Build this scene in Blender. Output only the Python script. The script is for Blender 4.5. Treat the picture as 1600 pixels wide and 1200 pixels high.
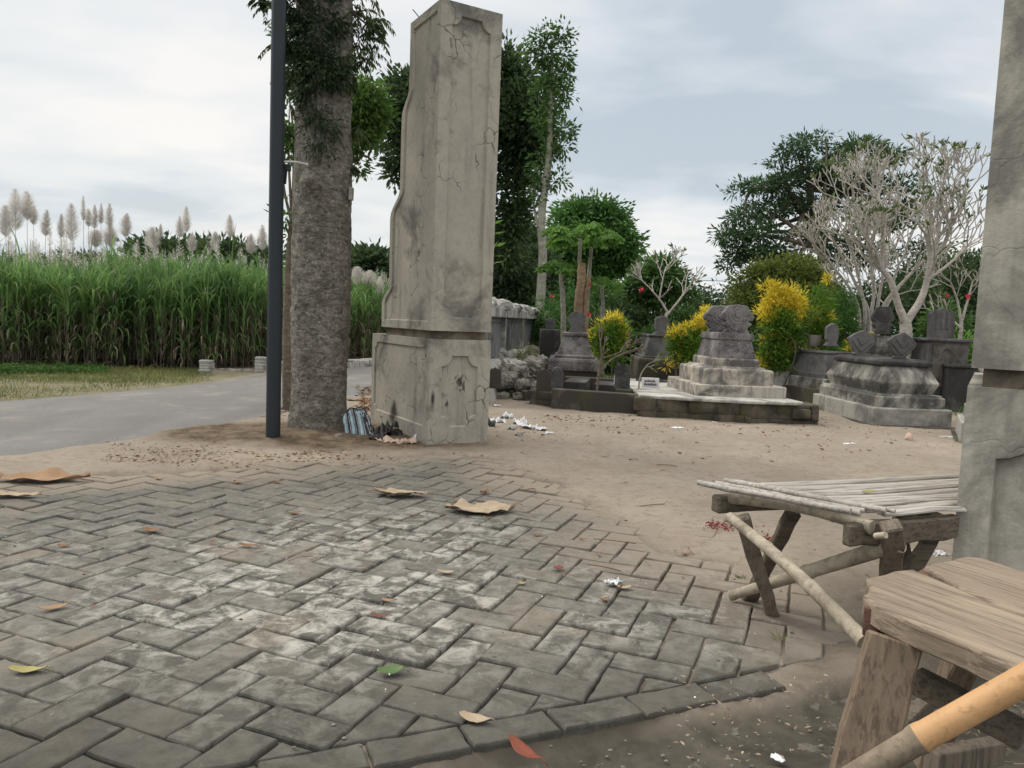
import bpy, math, random
import numpy as np
from mathutils import Vector, Matrix
R = math.radians
random.seed(7); rng = np.random.default_rng(7)
S = bpy.context.scene
for o in list(bpy.data.objects): bpy.data.objects.remove(o)
COL = S.collection

# ------------------------------------------------------------------ camera
FPX, PITCH, ROLL, CH = 1190.0, R(4.85), R(2.3), 1.0      # focal length in 1600-px units, tilt, roll, eye height
cd = bpy.data.cameras.new('camera'); cam = bpy.data.objects.new('camera', cd); COL.objects.link(cam)
cd.sensor_width = 36; cd.lens = FPX/1600*36; cd.clip_end = 2000; cd.clip_start = 0.02
_r0, _u0, _f = Vector((1,0,0)), Vector((0,math.sin(PITCH),math.cos(PITCH))), Vector((0,math.cos(PITCH),-math.sin(PITCH)))
_r = _r0*math.cos(ROLL)+_u0*math.sin(ROLL); _u = _u0*math.cos(ROLL)-_r0*math.sin(ROLL)
M = Matrix((( _r.x,_u.x,-_f.x,0),(_r.y,_u.y,-_f.y,0),(_r.z,_u.z,-_f.z,CH),(0,0,0,1)))
cam.matrix_world = M; S.camera = cam

# ------------------------------------------------------------------ light, sky, exposure
SUN_AZ, SUN_EL = R(-62), R(42)          # ahead and to the left, behind thin cloud
sd = bpy.data.lights.new('sun', 'SUN'); sun = bpy.data.objects.new('sun', sd); COL.objects.link(sun)
sd.energy = 1.6; sd.angle = R(16); sd.color = (1.0,.93,.82)
sv = Vector((math.sin(SUN_AZ)*math.cos(SUN_EL), math.cos(SUN_AZ)*math.cos(SUN_EL), math.sin(SUN_EL)))
sun.rotation_euler = sv.to_track_quat('Z','Y').to_euler(); sun.location = (-20,10,25)
W = bpy.data.worlds.new('World'); S.world = W; W.use_nodes = True
nt = W.node_tree; N = nt.nodes; L = nt.links; N.clear()
def wn(t, **k):
    n = N.new(t)
    for a, b in k.items(): setattr(n, a, b)
    return n
out = wn('ShaderNodeOutputWorld'); bg = wn('ShaderNodeBackground'); L.new(bg.outputs[0], out.inputs[0])
sky = wn('ShaderNodeTexSky', sky_type='NISHITA', sun_disc=False); sky.sun_elevation = SUN_EL; sky.sun_rotation = SUN_AZ
sky.air_density = 1.3; sky.dust_density = 3
tc = wn('ShaderNodeTexCoord'); sep = wn('ShaderNodeSeparateXYZ'); L.new(tc.outputs['Generated'], sep.inputs[0])
def wmath(op, a, b=None, clamp=False):
    n = wn('ShaderNodeMath', operation=op); n.use_clamp = clamp
    for i, v in enumerate((a, b)):
        if v is None: continue
        if isinstance(v, (int, float)): n.inputs[i].default_value = v
        else: L.new(v, n.inputs[i])
    return n.outputs[0]
zc = wmath('ADD', wmath('MAXIMUM', sep.outputs[2], 0.0), 0.16)
cx = wmath('DIVIDE', sep.outputs[0], zc); cy = wmath('DIVIDE', sep.outputs[1], zc)
com = wn('ShaderNodeCombineXYZ'); L.new(cx, com.inputs[0]); L.new(cy, com.inputs[1])
mp = wn('ShaderNodeMapping'); L.new(com.outputs[0], mp.inputs[0]); mp.inputs['Location'].default_value = (3.1, 1.7, 0); mp.inputs['Rotation'].default_value = (0,0,R(20)); mp.inputs['Scale'].default_value = (.72,.95,1)
n1 = wn('ShaderNodeTexNoise'); n1.inputs['Scale'].default_value = .9; n1.inputs['Detail'].default_value = 5; n1.inputs['Roughness'].default_value = .48; n1.inputs['Distortion'].default_value = .35; L.new(mp.outputs[0], n1.inputs[0])
n2 = wn('ShaderNodeTexNoise'); n2.inputs['Scale'].default_value = .42; n2.inputs['Detail'].default_value = 3; n2.inputs['Roughness'].default_value = .5; L.new(mp.outputs[0], n2.inputs[0])
def wramp(src, stops):
    r = wn('ShaderNodeValToRGB'); L.new(src, r.inputs[0]); e = r.color_ramp.elements
    while len(e) < len(stops): e.new(.5)
    for k, (p, c) in enumerate(stops): e[k].position = p; e[k].color = (*c, 1)
    return r.outputs[0]
n3 = wn('ShaderNodeTexNoise'); n3.inputs['Scale'].default_value = 2.6; n3.inputs['Detail'].default_value = 4; n3.inputs['Roughness'].default_value = .5; n3.inputs['Distortion'].default_value = .3; L.new(mp.outputs[0], n3.inputs[0])
soft = wmath('ADD', wmath('MULTIPLY', n1.outputs[0], .68), wmath('MULTIPLY', n3.outputs[0], .32))
dens = wramp(soft, [(.40,(5.5,6.2,6.9)), (.465,(6.9,7.45,7.95)), (.505,(7.9,8.2,8.4)), (.55,(8.5,8.6,8.7)), (.62,(9.8,9.5,9.2))])
cov = wramp(n2.outputs[0], [(.30,(.8,)*3), (.5,(.97,)*3)])
# side of the sky nearer the veiled sun is whiter
dt = wn('ShaderNodeVectorMath', operation='DOT_PRODUCT'); L.new(tc.outputs['Generated'], dt.inputs[0]); dt.inputs[1].default_value = (math.sin(R(-38))*.97, math.cos(R(-38))*.97, .22)
glow = wmath('POWER', wmath('MAXIMUM', dt.outputs['Value'], 0.0), 14.0)
gl = wmath('MULTIPLY', glow, .28, True)
mixA = wn('ShaderNodeMix', data_type='RGBA'); L.new(gl, mixA.inputs[0]); L.new(dens, mixA.inputs[6]); mixA.inputs[7].default_value = (8.0,8.2,8.0,1)
hz = wmath('POWER', wmath('SUBTRACT', 1.0, wmath('MAXIMUM', sep.outputs[2], 0.0), True), 9.0)
mixH = wn('ShaderNodeMix', data_type='RGBA'); L.new(wmath('MULTIPLY', hz, .38), mixH.inputs[0]); L.new(mixA.outputs[2], mixH.inputs[6]); mixH.inputs[7].default_value = (7.6,8.0,8.1,1)
mixB = wn('ShaderNodeMix', data_type='RGBA'); L.new(cov, mixB.inputs[0]); L.new(sky.outputs[0], mixB.inputs[6]); L.new(mixH.outputs[2], mixB.inputs[7])
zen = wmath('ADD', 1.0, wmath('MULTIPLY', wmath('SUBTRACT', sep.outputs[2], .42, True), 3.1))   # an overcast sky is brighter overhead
wz = wn('ShaderNodeMix', data_type='RGBA'); L.new(wmath('MULTIPLY', wmath('SUBTRACT', sep.outputs[2], .42, True), 1.7, True), wz.inputs[0]); L.new(mixB.outputs[2], wz.inputs[6]); wz.inputs[7].default_value = (8.2,7.9,7.3,1)   # unseen overhead sky tinted warm, added to warm the fill light
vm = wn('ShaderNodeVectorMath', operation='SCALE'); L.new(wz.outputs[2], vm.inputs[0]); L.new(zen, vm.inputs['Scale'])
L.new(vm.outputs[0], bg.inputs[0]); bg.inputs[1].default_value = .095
S.view_settings.view_transform = 'Standard'; S.view_settings.look = 'None'; S.view_settings.exposure = 0.14; S.view_settings.gamma = 1
S.view_settings.use_curve_mapping = False

# ------------------------------------------------------------------ survey: sight lines of the surveyed picture -> world points
def ray(px, py):
    a, b = (px-800)/FPX, (py-600)/FPX; cr, sr = math.cos(ROLL), math.sin(ROLL)
    ix, iy = a*cr+b*sr, -a*sr+b*cr; cp, sp = math.cos(PITCH), math.sin(PITCH)
    return np.array([ix, cp-iy*sp, -sp-iy*cp])
def G(px, py, z=0.):
    d = ray(px, py); return np.array([0,0,CH])+d*((z-CH)/d[2])
def D(px, py, Y):
    d = ray(px, py); return np.array([0,0,CH])+d*(Y/d[1])

# ------------------------------------------------------------------ mesh building
class MB:
    def __init__(s): s.v = []; s.n = 0; s.f = []; s.m = []; s.sm = []
    def add(s, v, f, mat=0, smooth=False):
        "v Nx3; f list of tuples or Mxk array"
        v = np.asarray(v, float).reshape(-1, 3); s.v.append(v)
        if isinstance(f, np.ndarray): blocks = [f]
        else:
            d = {}
            for t in f: d.setdefault(len(t), []).append(t)
            blocks = [np.array(t) for t in d.values()]
        for b in blocks:
            s.f.append(b+s.n); s.m.append(np.full(len(b), mat)); s.sm.append(np.full(len(b), smooth))
        s.n += len(v); return s
    def build(s, name, mats, parent=None, base=None, bevel=0, seg=2, solid=0, sub=0):
        if not isinstance(mats, (list, tuple)): mats = [mats]
        V = np.concatenate(s.v)
        org = np.array(parent_loc(parent)) if parent is not None else (np.array(base, float) if base is not None else np.array([V[:,0].mean(), V[:,1].mean(), V[:,2].min()]))
        V = V-org
        me = bpy.data.meshes.new(name); me.vertices.add(len(V)); me.vertices.foreach_set('co', V.ravel().astype(np.float32))
        loops = np.concatenate([b.ravel() for b in s.f]); tot = np.concatenate([np.full(len(b), b.shape[1]) for b in s.f])
        st = np.concatenate([[0], np.cumsum(tot)[:-1]])
        me.loops.add(len(loops)); me.loops.foreach_set('vertex_index', loops.astype(np.int32))
        me.polygons.add(len(tot)); me.polygons.foreach_set('loop_start', st.astype(np.int32)); me.polygons.foreach_set('loop_total', tot.astype(np.int32))
        me.polygons.foreach_set('material_index', np.concatenate(s.m).astype(np.int32))
        me.polygons.foreach_set('use_smooth', np.concatenate(s.sm).astype(bool))
        me.update(calc_edges=True); me.validate()
        for m in mats: me.materials.append(m)
        o = bpy.data.objects.new(name, me); COL.objects.link(o)
        if parent is not None: o.parent = parent
        else: o.location = org
        if sub: md = o.modifiers.new('s', 'SUBSURF'); md.levels = md.render_levels = sub
        if solid: md = o.modifiers.new('t', 'SOLIDIFY'); md.thickness = solid; md.offset = 0
        if bevel: md = o.modifiers.new('b', 'BEVEL'); md.width = bevel; md.segments = seg; md.limit_method = 'ANGLE'; md.angle_limit = R(35)
        return o
def parent_loc(o):
    p = Vector((0,0,0))
    while o is not None: p = p+o.location; o = o.parent
    return p
def thing(name, label, cat, loc, group=None):
    o = bpy.data.objects.new(name, None); COL.objects.link(o); o.location = [float(c) for c in loc]; o.empty_display_size = .1
    o['label'] = label; o['category'] = cat
    if group: o['group'] = group
    return o
def tag(o, label, cat, group=None):
    o['label'] = label; o['category'] = cat
    if group: o['group'] = group
    return o
def struct(o): o['kind'] = 'structure'; return o
def stuff(o, label, cat): o['kind'] = 'stuff'; return tag(o, label, cat)

def frame(o, ang):
    c, s_ = math.cos(R(ang)), math.sin(R(ang)); o = np.array(o, float)
    if len(o) == 2: o = np.array([o[0], o[1], 0])
    A = np.array([[c,-s_,0],[s_,c,0],[0,0,1]])
    return lambda v: np.asarray(v, float).reshape(-1,3)@A.T+o
def unit(v): v = np.asarray(v, float); return v/(np.linalg.norm(v)+1e-12)
BOXF = [(0,3,2,1),(4,5,6,7),(0,1,5,4),(1,2,6,5),(2,3,7,6),(3,0,4,7)]
def box(mb, x0, x1, y0, y1, z0, z1, T=lambda v: v, mat=0):
    mb.add(T([(x0,y0,z0),(x1,y0,z0),(x1,y1,z0),(x0,y1,z0),(x0,y0,z1),(x1,y0,z1),(x1,y1,z1),(x0,y1,z1)]), BOXF, mat)
def beam(mb, p0, p1, w, h, side=None, mat=0, w1=None, h1=None, bumps=0):
    p0, p1 = np.array(p0, float), np.array(p1, float); d = unit(p1-p0)
    s_ = unit(np.cross(d, [0,0,1])) if side is None else unit(np.array(side)-d*np.dot(side, d)); u = np.cross(s_, d)
    w1 = w if w1 is None else w1; h1 = h if h1 is None else h1; n = 1 if not bumps else 8; rings = []
    for i in range(n+1):
        t = i/n; c = p0+(p1-p0)*t; ww, hh = (w+(w1-w)*t)/2, (h+(h1-h)*t)/2
        if bumps: c = c+rng.normal(0, bumps, 3); ww *= 1+rng.normal(0, .06); hh *= 1+rng.normal(0, .06)
        rings.append([c-s_*ww-u*hh, c+s_*ww-u*hh, c+s_*ww+u*hh, c-s_*ww+u*hh])
    f = [(3,2,1,0), tuple(4*n+k for k in range(4))]
    for i in range(n):
        for k in range(4): a, b = i*4+k, i*4+(k+1)%4; f.append((a, b, b+4, a+4))
    mb.add(np.array(rings).reshape(-1,3), f, mat)
def tube(mb, pts, rad, n=8, mat=0, cap=True, rough=0, smooth=True):
    pts = np.asarray(pts, float); m = len(pts)
    if not hasattr(rad, '__len__'): rad = [rad]*m
    rad = np.asarray(rad, float); tg = np.gradient(pts, axis=0); tg /= np.linalg.norm(tg, axis=1)[:,None]+1e-9
    a = np.cross(tg[0], [0,0,1] if abs(tg[0][2]) < .9 else [1,0,0]); a = unit(a); ang = np.linspace(0, 2*np.pi, n, endpoint=False); V = []
    for i in range(m):
        a = unit(a-tg[i]*np.dot(a, tg[i])); b = np.cross(tg[i], a)
        rr = rad[i]*(1+(rng.normal(0, rough, n) if rough else 0))
        V.append(pts[i]+(np.cos(ang)*rr)[:,None]*a+(np.sin(ang)*rr)[:,None]*b)
    V = np.concatenate(V); i = np.arange(m-1)[:,None]*n; k = np.arange(n)[None,:]; k2 = (k+1)%n
    q = np.stack([i+k, i+k2, i+n+k2, i+n+k], -1).reshape(-1,4); mb.add(V, q, mat, smooth)
    if cap: mb.add(V[:n], np.array([list(range(n))[::-1]]), mat); mb.add(V[-n:], np.array([list(range(n))]), mat)
def curve(pts, n=12):
    "Catmull-Rom through points"
    P = np.asarray(pts, float); P = np.vstack([2*P[0]-P[1], P, 2*P[-1]-P[-2]]); out_ = []
    for i in range(1, len(P)-2):
        for t in np.linspace(0, 1, n, endpoint=False):
            out_.append(.5*((2*P[i])+(-P[i-1]+P[i+1])*t+(2*P[i-1]-5*P[i]+4*P[i+1]-P[i+2])*t*t+(-P[i-1]+3*P[i]-3*P[i+1]+P[i+2])*t**3))
    out_.append(P[-2]); return np.array(out_)
def stack(mb, lv, T=lambda v: v, mat=0):
    "levels (z,x0,x1,y0,y1) joined into one closed solid"
    V = []
    for z, x0, x1, y0, y1 in lv: V += [(x0,y0,z),(x1,y0,z),(x1,y1,z),(x0,y1,z)]
    n = len(lv); f = [(3,2,1,0), tuple(4*(n-1)+k for k in range(4))]
    for i in range(n-1):
        for k in range(4): a, b = i*4+k, i*4+(k+1)%4; f.append((a, b, b+4, a+4))
    mb.add(T(V), f, mat)
def prism(mb, outline, th, T, mat=0, y=0.):
    "outline (x,z) in the frame, thickness along y"
    n = len(outline); V = [(x,y-th/2,z) for x, z in outline]+[(x,y+th/2,z) for x, z in outline]
    f = [tuple(range(n)), tuple(range(2*n-1, n-1, -1))]+[(k, (k+n), (k+1)%n+n, (k+1)%n) for k in range(n)]
    mb.add(T(V), f, mat)
def slab(mb, outline, z0, z1, mat=0):
    n = len(outline); V = [(x,y,z0) for x, y in outline]+[(x,y,z1) for x, y in outline]
    f = [tuple(range(n))[::-1], tuple(range(n, 2*n))]+[(k, (k+1)%n, (k+1)%n+n, k+n) for k in range(n)]
    mb.add(V, f, mat)
def _hash(ix, iy, seed): h = np.sin(ix*127.1+iy*311.7+seed*74.7)*43758.5453; return h-np.floor(h)
def vnoise(x, y, seed=0):
    ix, iy = np.floor(x), np.floor(y); fx, fy = x-ix, y-iy; fx = fx*fx*(3-2*fx); fy = fy*fy*(3-2*fy)
    a, b, c, d = _hash(ix,iy,seed), _hash(ix+1,iy,seed), _hash(ix,iy+1,seed), _hash(ix+1,iy+1,seed)
    return (a*(1-fx)+b*fx)*(1-fy)+(c*(1-fx)+d*fx)*fy
def fbm(x, y, seed=0, o=4): return sum(vnoise(x*2**i, y*2**i, seed+i)*.5**i for i in range(o))/sum(.5**i for i in range(o))
def blob(mb, c, r, seed=0, n=10, amp=.25, mat=0, T=None, box_=.0, smooth=True):
    r = np.array(r, float)*np.ones(3); th = np.linspace(0, np.pi, n+1); ph = np.linspace(0, 2*np.pi, 2*n, endpoint=False)
    t, p = np.meshgrid(th, ph, indexing='ij'); v = np.stack([np.sin(t)*np.cos(p), np.sin(t)*np.sin(p), np.cos(t)], -1)
    if box_: v = np.sign(v)*np.abs(v)**(1-box_)
    k = 1+amp*(fbm(v[...,0]*1.6+v[...,2]*1.1+9, v[...,1]*1.6+v[...,2]*.7+9, seed, 3)-.5)*2
    v = (v*k[...,None]*r).reshape(-1,3)
    if T is not None: v = T(v)
    v = v+np.array(c); m = 2*n; i = np.arange(n)[:,None]*m; kk = np.arange(m)[None,:]; k2 = (kk+1)%m
    mb.add(v, np.stack([i+kk, i+m+kk, i+m+k2, i+k2], -1).reshape(-1,4), mat, smooth)
def poly_sd(x, y, poly):
    "signed distance, + inside"
    P = np.asarray(poly, float); d = np.full(x.shape, 1e9); ins = np.zeros(x.shape, bool); n = len(P)
    for i in range(n):
        ax, ay = P[i]; bx, by = P[(i+1)%n]; ex, ey = bx-ax, by-ay
        t = np.clip(((x-ax)*ex+(y-ay)*ey)/(ex*ex+ey*ey), 0, 1); d = np.minimum(d, np.hypot(x-ax-t*ex, y-ay-t*ey))
        c = ((ay > y) != (by > y)) & (x < (bx-ax)*(y-ay)/(by-ay+1e-12)+ax); ins ^= c
    return np.where(ins, d, -d)
def leaf_quads(mb, P, Dr, Ln, Wd, mat=0, fold=.12):
    P = np.asarray(P); Dr = Dr/(np.linalg.norm(Dr, axis=1)[:,None]+1e-9); n = len(P)
    rv = rng.normal(size=(n,3)); s_ = np.cross(Dr, rv); s_ /= np.linalg.norm(s_, axis=1)[:,None]+1e-9
    up = np.cross(s_, Dr); Ln = (np.ones(n)*Ln)[:,None]; Wd = (np.ones(n)*Wd)[:,None]
    m_ = P+Dr*Ln*.45+up*Wd*fold
    V = np.stack([P, m_-s_*Wd/2, P+Dr*Ln, m_+s_*Wd/2], 1).reshape(-1,3)
    mb.add(V, np.arange(4*n).reshape(-1,4), mat)

# ------------------------------------------------------------------ materials
class Mat:
    def __init__(s, name, rough=.8, spec=.3):
        s.m = bpy.data.materials.new(name); s.m.use_nodes = True; s.t = s.m.node_tree; s.N = s.t.nodes; s.L = s.t.links
        s.b = s.N['Principled BSDF']; s.b.inputs['Roughness'].default_value = rough; s.b.inputs['Specular IOR Level'].default_value = spec
        s.tc = s.N.new('ShaderNodeTexCoord'); s.co = s.tc.outputs['Object']
    def n(s, t, **k):
        x = s.N.new(t)
        for a, b in k.items(): setattr(x, a, b)
        return x
    def inp(s, sock, v):
        if isinstance(v, (int, float)): sock.default_value = v
        elif isinstance(v, tuple): sock.default_value = (*v, 1) if len(v) == 3 and sock.type == 'RGBA' else v
        else: s.L.new(v, sock)
    def scale(s, sc): x = s.n('ShaderNodeMapping'); s.L.new(s.co, x.inputs[0]); x.inputs['Scale'].default_value = sc; return x.outputs[0]
    def noise(s, sc, det=4, ro=.55, dist=0, co=None, off=None):
        x = s.n('ShaderNodeTexNoise'); c = co or s.co
        if off:
            mpn = s.n('ShaderNodeMapping'); s.L.new(c, mpn.inputs[0]); mpn.inputs['Location'].default_value = off; c = mpn.outputs[0]
        s.L.new(c, x.inputs[0]); x.inputs['Scale'].default_value = sc; x.inputs['Detail'].default_value = det; x.inputs['Roughness'].default_value = ro; x.inputs['Distortion'].default_value = dist; return x.outputs[0]
    def ramp(s, f, st):
        r = s.n('ShaderNodeValToRGB'); s.L.new(f, r.inputs[0]); e = r.color_ramp.elements
        while len(e) < len(st): e.new(.5)
        for k, (p, c) in enumerate(st): e[k].position = p; e[k].color = (c, c, c, 1) if isinstance(c, (int, float)) else (*c, 1)
        return r.outputs[0]
    def mix(s, f, a, b, mode='MIX'):
        x = s.n('ShaderNodeMix', data_type='RGBA', blend_type=mode); s.inp(x.inputs[0], f); s.inp(x.inputs[6], a); s.inp(x.inputs[7], b); return x.outputs[2]
    def math(s, op, a, b=0., clamp=False):
        x = s.n('ShaderNodeMath', operation=op); x.use_clamp = clamp; s.inp(x.inputs[0], a); s.inp(x.inputs[1], b); return x.outputs[0]
    def island(s): return s.n('ShaderNodeNewGeometry').outputs['Random Per Island']
    def attr(s, nm): x = s.n('ShaderNodeAttribute'); x.attribute_name = nm; return x.outputs['Fac']
    def bump(s, h, st=.3, d=.01):
        x = s.n('ShaderNodeBump'); s.L.new(h, x.inputs['Height']); x.inputs['Strength'].default_value = st; x.inputs['Distance'].default_value = d; s.L.new(x.outputs[0], s.b.inputs['Normal']); return s
    def col(s, c): s.inp(s.b.inputs['Base Color'], c); return s

def foliage(name, dark, light, trans=.35, rough=.6, yellow=None):
    m = Mat(name, rough, .25); r = m.island()
    st = [(0, dark), (.75, light)]+([(1.0, yellow)] if yellow else [(1.0, tuple(c*1.25 for c in light))])
    c = m.ramp(r, st); big = m.noise(1.1, 2); c = m.mix(m.ramp(big, [(.38, 0.), (.60, .7)]), c, tuple(x*.75 for x in dark))
    m.col(c); t = m.n('ShaderNodeBsdfTranslucent'); m.L.new(c, t.inputs[0]); x = m.n('ShaderNodeMixShader'); x.inputs[0].default_value = trans
    m.L.new(m.b.outputs[0], x.inputs[1]); m.L.new(t.outputs[0], x.inputs[2]); m.L.new(x.outputs[0], m.N['Material Output'].inputs[0]); return m.m

def concrete(name, base, alt, dark, amt=.5, streak=True, sc=1., off=(0,0,0), moss=None, cracks=0, rough=.88, pits=0, soot=None):
    "weathered render: mottled base, dark algae in blotches and vertical runs, optional crazed cracks"
    m = Mat(name, rough, .2)
    o = m.n('ShaderNodeMapping'); m.L.new(m.co, o.inputs[0]); o.inputs['Location'].default_value = off; m.co = o.outputs[0]
    c = m.mix(m.ramp(m.noise(2.3*sc, 5, .6), [(.35, 0.), (.65, 1.)]), base, alt)
    c = m.mix(m.ramp(m.noise(22*sc, 4, .7), [(.3, .35), (.6, 0.)]), c, tuple(x*.55 for x in base))
    lo = .62-.3*amt
    bl = m.ramp(m.noise(1.9*sc, 6, .68, .4, off=(7,3,1)), [(lo, 0.), (lo+.14, .85)]); c = m.mix(bl, c, dark)
    if streak:
        v = m.scale((9*sc, 9*sc, .9*sc)); st = m.ramp(m.noise(1.2, 5, .6, .2, co=v), [(lo+.03, 0.), (lo+.26, .5)]); c = m.mix(st, c, dark)
    if moss: c = m.mix(m.ramp(m.noise(3.1*sc, 5, .6, .3, off=(1,8,4)), [(.5, 0.), (.62, .8)]), c, moss)
    if pits: c = m.mix(m.ramp(m.noise(38*sc, 3, .8), [(.52, 0.), (.6, float(pits))]), c, tuple(min(1, x*2.2) for x in base))
    h = m.noise(30*sc, 6, .7)
    if soot:
        for (p_, r_, s3_, k_) in soot:          # burn marks and flaked black patches, each with a place of its own
            sb = m.n('ShaderNodeVectorMath', operation='SUBTRACT'); m.L.new(m.tc.outputs['Object'], sb.inputs[0]); sb.inputs[1].default_value = p_
            ml = m.n('ShaderNodeVectorMath', operation='MULTIPLY'); m.L.new(sb.outputs[0], ml.inputs[0]); ml.inputs[1].default_value = tuple(1/q for q in r_)
            le = m.n('ShaderNodeVectorMath', operation='LENGTH'); m.L.new(ml.outputs[0], le.inputs[0]); inside = m.math('SUBTRACT', 1., le.outputs['Value'], True)
            nn_ = m.noise(s3_, 5, .75, .5, co=m.scale((1,1,.35 if k_ > 1 else .6))); fac = m.ramp(m.math('ADD', m.math('MULTIPLY', inside, .34 if k_ > 1 else .75), m.math('SUBTRACT', nn_, .5)), [(.24 if k_ > 1 else .20, 0.), (.30 if k_ > 1 else .55, .9)]); c = m.mix(fac, c, (.025,.023,.022))
    if cracks:
        wob = m.n('ShaderNodeTexNoise'); wob.inputs['Scale'].default_value = 5; wob.inputs['Detail'].default_value = 3; m.L.new(m.co, wob.inputs[0])
        ad = m.n('ShaderNodeVectorMath', operation='MULTIPLY_ADD'); m.L.new(wob.outputs['Color'], ad.inputs[0]); ad.inputs[1].default_value = (.22,.22,.22); m.L.new(m.co, ad.inputs[2])
        vo = m.n('ShaderNodeTexVoronoi', feature='DISTANCE_TO_EDGE'); vo.inputs['Scale'].default_value = 4.6; m.L.new(ad.outputs[0], vo.inputs['Vector'])
        ln = m.ramp(vo.outputs[0], [(0., 1.), (.022, 0.)]); mk = m.ramp(m.noise(2.6, 3, .5, off=(2,2,9)), [(.50, 0.), (.60, 1.)])
        k = m.math('MULTIPLY', m.math('MULTIPLY', ln, mk), float(cracks)); c = m.mix(k, c, tuple(x*.5 for x in dark)); h = m.math('SUBTRACT', h, m.math('MULTIPLY', k, 1.3))
    m.col(c); m.bump(h, .45, .008); return m.m
def wood(name, a, b, sc=1., axis=0, rough=.75, rot=0, spots=.15, blotch=.5):
    m = Mat(name, rough, .25)
    if rot: q = m.n('ShaderNodeMapping'); m.L.new(m.co, q.inputs[0]); q.inputs['Rotation'].default_value = (0,0,R(rot)); m.co = q.outputs[0]
    s3 = [26*sc]*3; s3[axis] = 1.6*sc
    g = m.noise(1, 5, .65, .6, co=m.scale(tuple(s3))); c = m.mix(m.ramp(g, [(.32, 0.), (.68, 1.)]), a, b)
    c = m.mix(m.ramp(m.noise(3*sc, 5, .6, .4), [(.5, 0.), (.70, blotch)]), c, tuple(x*.42 for x in b)); c = m.mix(m.ramp(m.island(), [(0, 0.), (1, .3)]), c, tuple(x*.6 for x in a))
    fine = m.noise(1, 4, .7, .3, co=m.scale(tuple(x*3.2 for x in s3))); c = m.mix(m.ramp(fine, [(.50, 0.), (.60, .55)]), c, tuple(x*.35 for x in b)); c = m.mix(m.ramp(m.noise(45, 4, .7), [(.58, 0.), (.70, spots)]), c, tuple(x*.5 for x in b))
    m.col(c); m.bump(m.math('ADD', g, fine), .6, .004); return m.m
def plain(name, c, rough=.7, var=.3, sc=8, spec=.3):
    m = Mat(name, rough, spec); m.col(m.mix(m.ramp(m.noise(sc, 4, .6), [(.3, 0.), (.7, float(var))]), c, tuple(x*.35 for x in c))); m.bump(m.noise(sc*4, 4), .25, .004); return m.m

def bam(name, a, b, rough):
    m = Mat(name, rough, .25); c = m.mix(m.ramp(m.noise(9, 6, .7, .6), [(.38, 0.), (.66, 1.)]), a, b); c = m.mix(m.ramp(m.noise(55, 4, .75), [(.55, 0.), (.66, .4)]), c, tuple(x*.4 for x in b))
    c = m.mix(m.ramp(m.noise(24, 3, .6, off=(3,5,1)), [(.56, 0.), (.72, .5)]), c, tuple(min(1, x*1.2) for x in a)); m.col(c); m.bump(m.noise(70, 4, .7), .3, .003); return m.m
MT = {}
MT['pillar'] = concrete('pillar_render', (.41,.378,.32), (.34,.318,.276), (.11,.108,.10), .32, cracks=.8, off=(.3,1.2,0))
MT['pillar_r'] = concrete('pillar_render_mossy', (.54,.505,.43), (.43,.405,.35), (.17,.165,.145), .62, cracks=.2, off=(4,2,1), sc=1.3)
MT['groove'] = concrete('groove_render', (.25,.21,.16), (.2,.17,.13), (.06,.05,.04), .5)
MT['tomb_pale'] = concrete('tomb_pale', (.50,.45,.38), (.40,.37,.33), (.075,.07,.07), .62, off=(1,5,2), sc=1.6)
MT['tomb_white'] = concrete('tomb_cream', (.47,.45,.395), (.30,.29,.265), (.045,.045,.043), .74, off=(3,1,2), sc=1.1)
MT['tomb_black'] = concrete('tomb_black', (.10,.098,.094), (.15,.145,.135), (.028,.028,.028), .75, off=(6,2,2))
MT['tomb_speck'] = concrete('tomb_speckled', (.16,.15,.15), (.24,.225,.215), (.045,.04,.045), .6, off=(9,2,5), sc=2, pits=.5)
MT['tomb_dark'] = concrete('tomb_dark_grey', (.105,.105,.105), (.155,.15,.145), (.05,.05,.05), .5, off=(2,7,5))
MT['tomb_brown'] = concrete('kerb_concrete_dark', (.17,.145,.12), (.12,.105,.09), (.045,.04,.035), .6, off=(2,3,5), moss=(.07,.07,.04))
MT['stone_wall'] = concrete('stone_wall_mossy', (.145,.12,.09), (.09,.08,.062), (.035,.032,.026), .6, off=(5,3,5), sc=2, moss=(.07,.065,.03))
MT['grey_block'] = concrete('grey_block', (.40,.385,.35), (.32,.31,.29), (.1,.1,.095), .35, off=(8,3,5))
MT['fence_panel'] = concrete('fence_panel', (.17,.18,.185), (.24,.245,.24), (.05,.055,.055), .5, off=(1,1,1))
MT['fence_post'] = concrete('fence_post', (.50,.485,.45), (.40,.39,.365), (.1,.1,.09), .4, off=(1,4,1))
MT['rubble'] = concrete('rubble_stone', (.27,.25,.22), (.18,.165,.145), (.07,.065,.055), .45, sc=3)
MT['whitewash'] = concrete('whitewash', (.52,.51,.48), (.38,.365,.335), (.15,.14,.125), .5, off=(3,3,1), sc=2)
MT['tile_white'] = plain('white_tile', (.7,.7,.72), .35, .1)
MT['ink'] = plain('dark_plaque_paint', (.05,.05,.06), .5, .1)
MT['pebble'] = concrete('pebble_dash', (.09,.08,.07), (.15,.135,.12), (.03,.03,.028), .5, sc=4, streak=False, pits=.3)
MT['bamboo_old'] = bam('bamboo_weathered', (.45,.40,.31), (.22,.185,.14), .7)
MT['slat'] = wood('bamboo_slat_grey', (.54,.50,.455), (.36,.33,.295), 1.0, rough=.55, rot=-20)
MT['old_beam'] = wood('old_dark_beam', (.20,.165,.125), (.105,.085,.065), 1.2)
MT['leg_wood'] = wood('grey_leg_wood', (.26,.215,.165), (.15,.125,.10), 1.2, axis=2)
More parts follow.
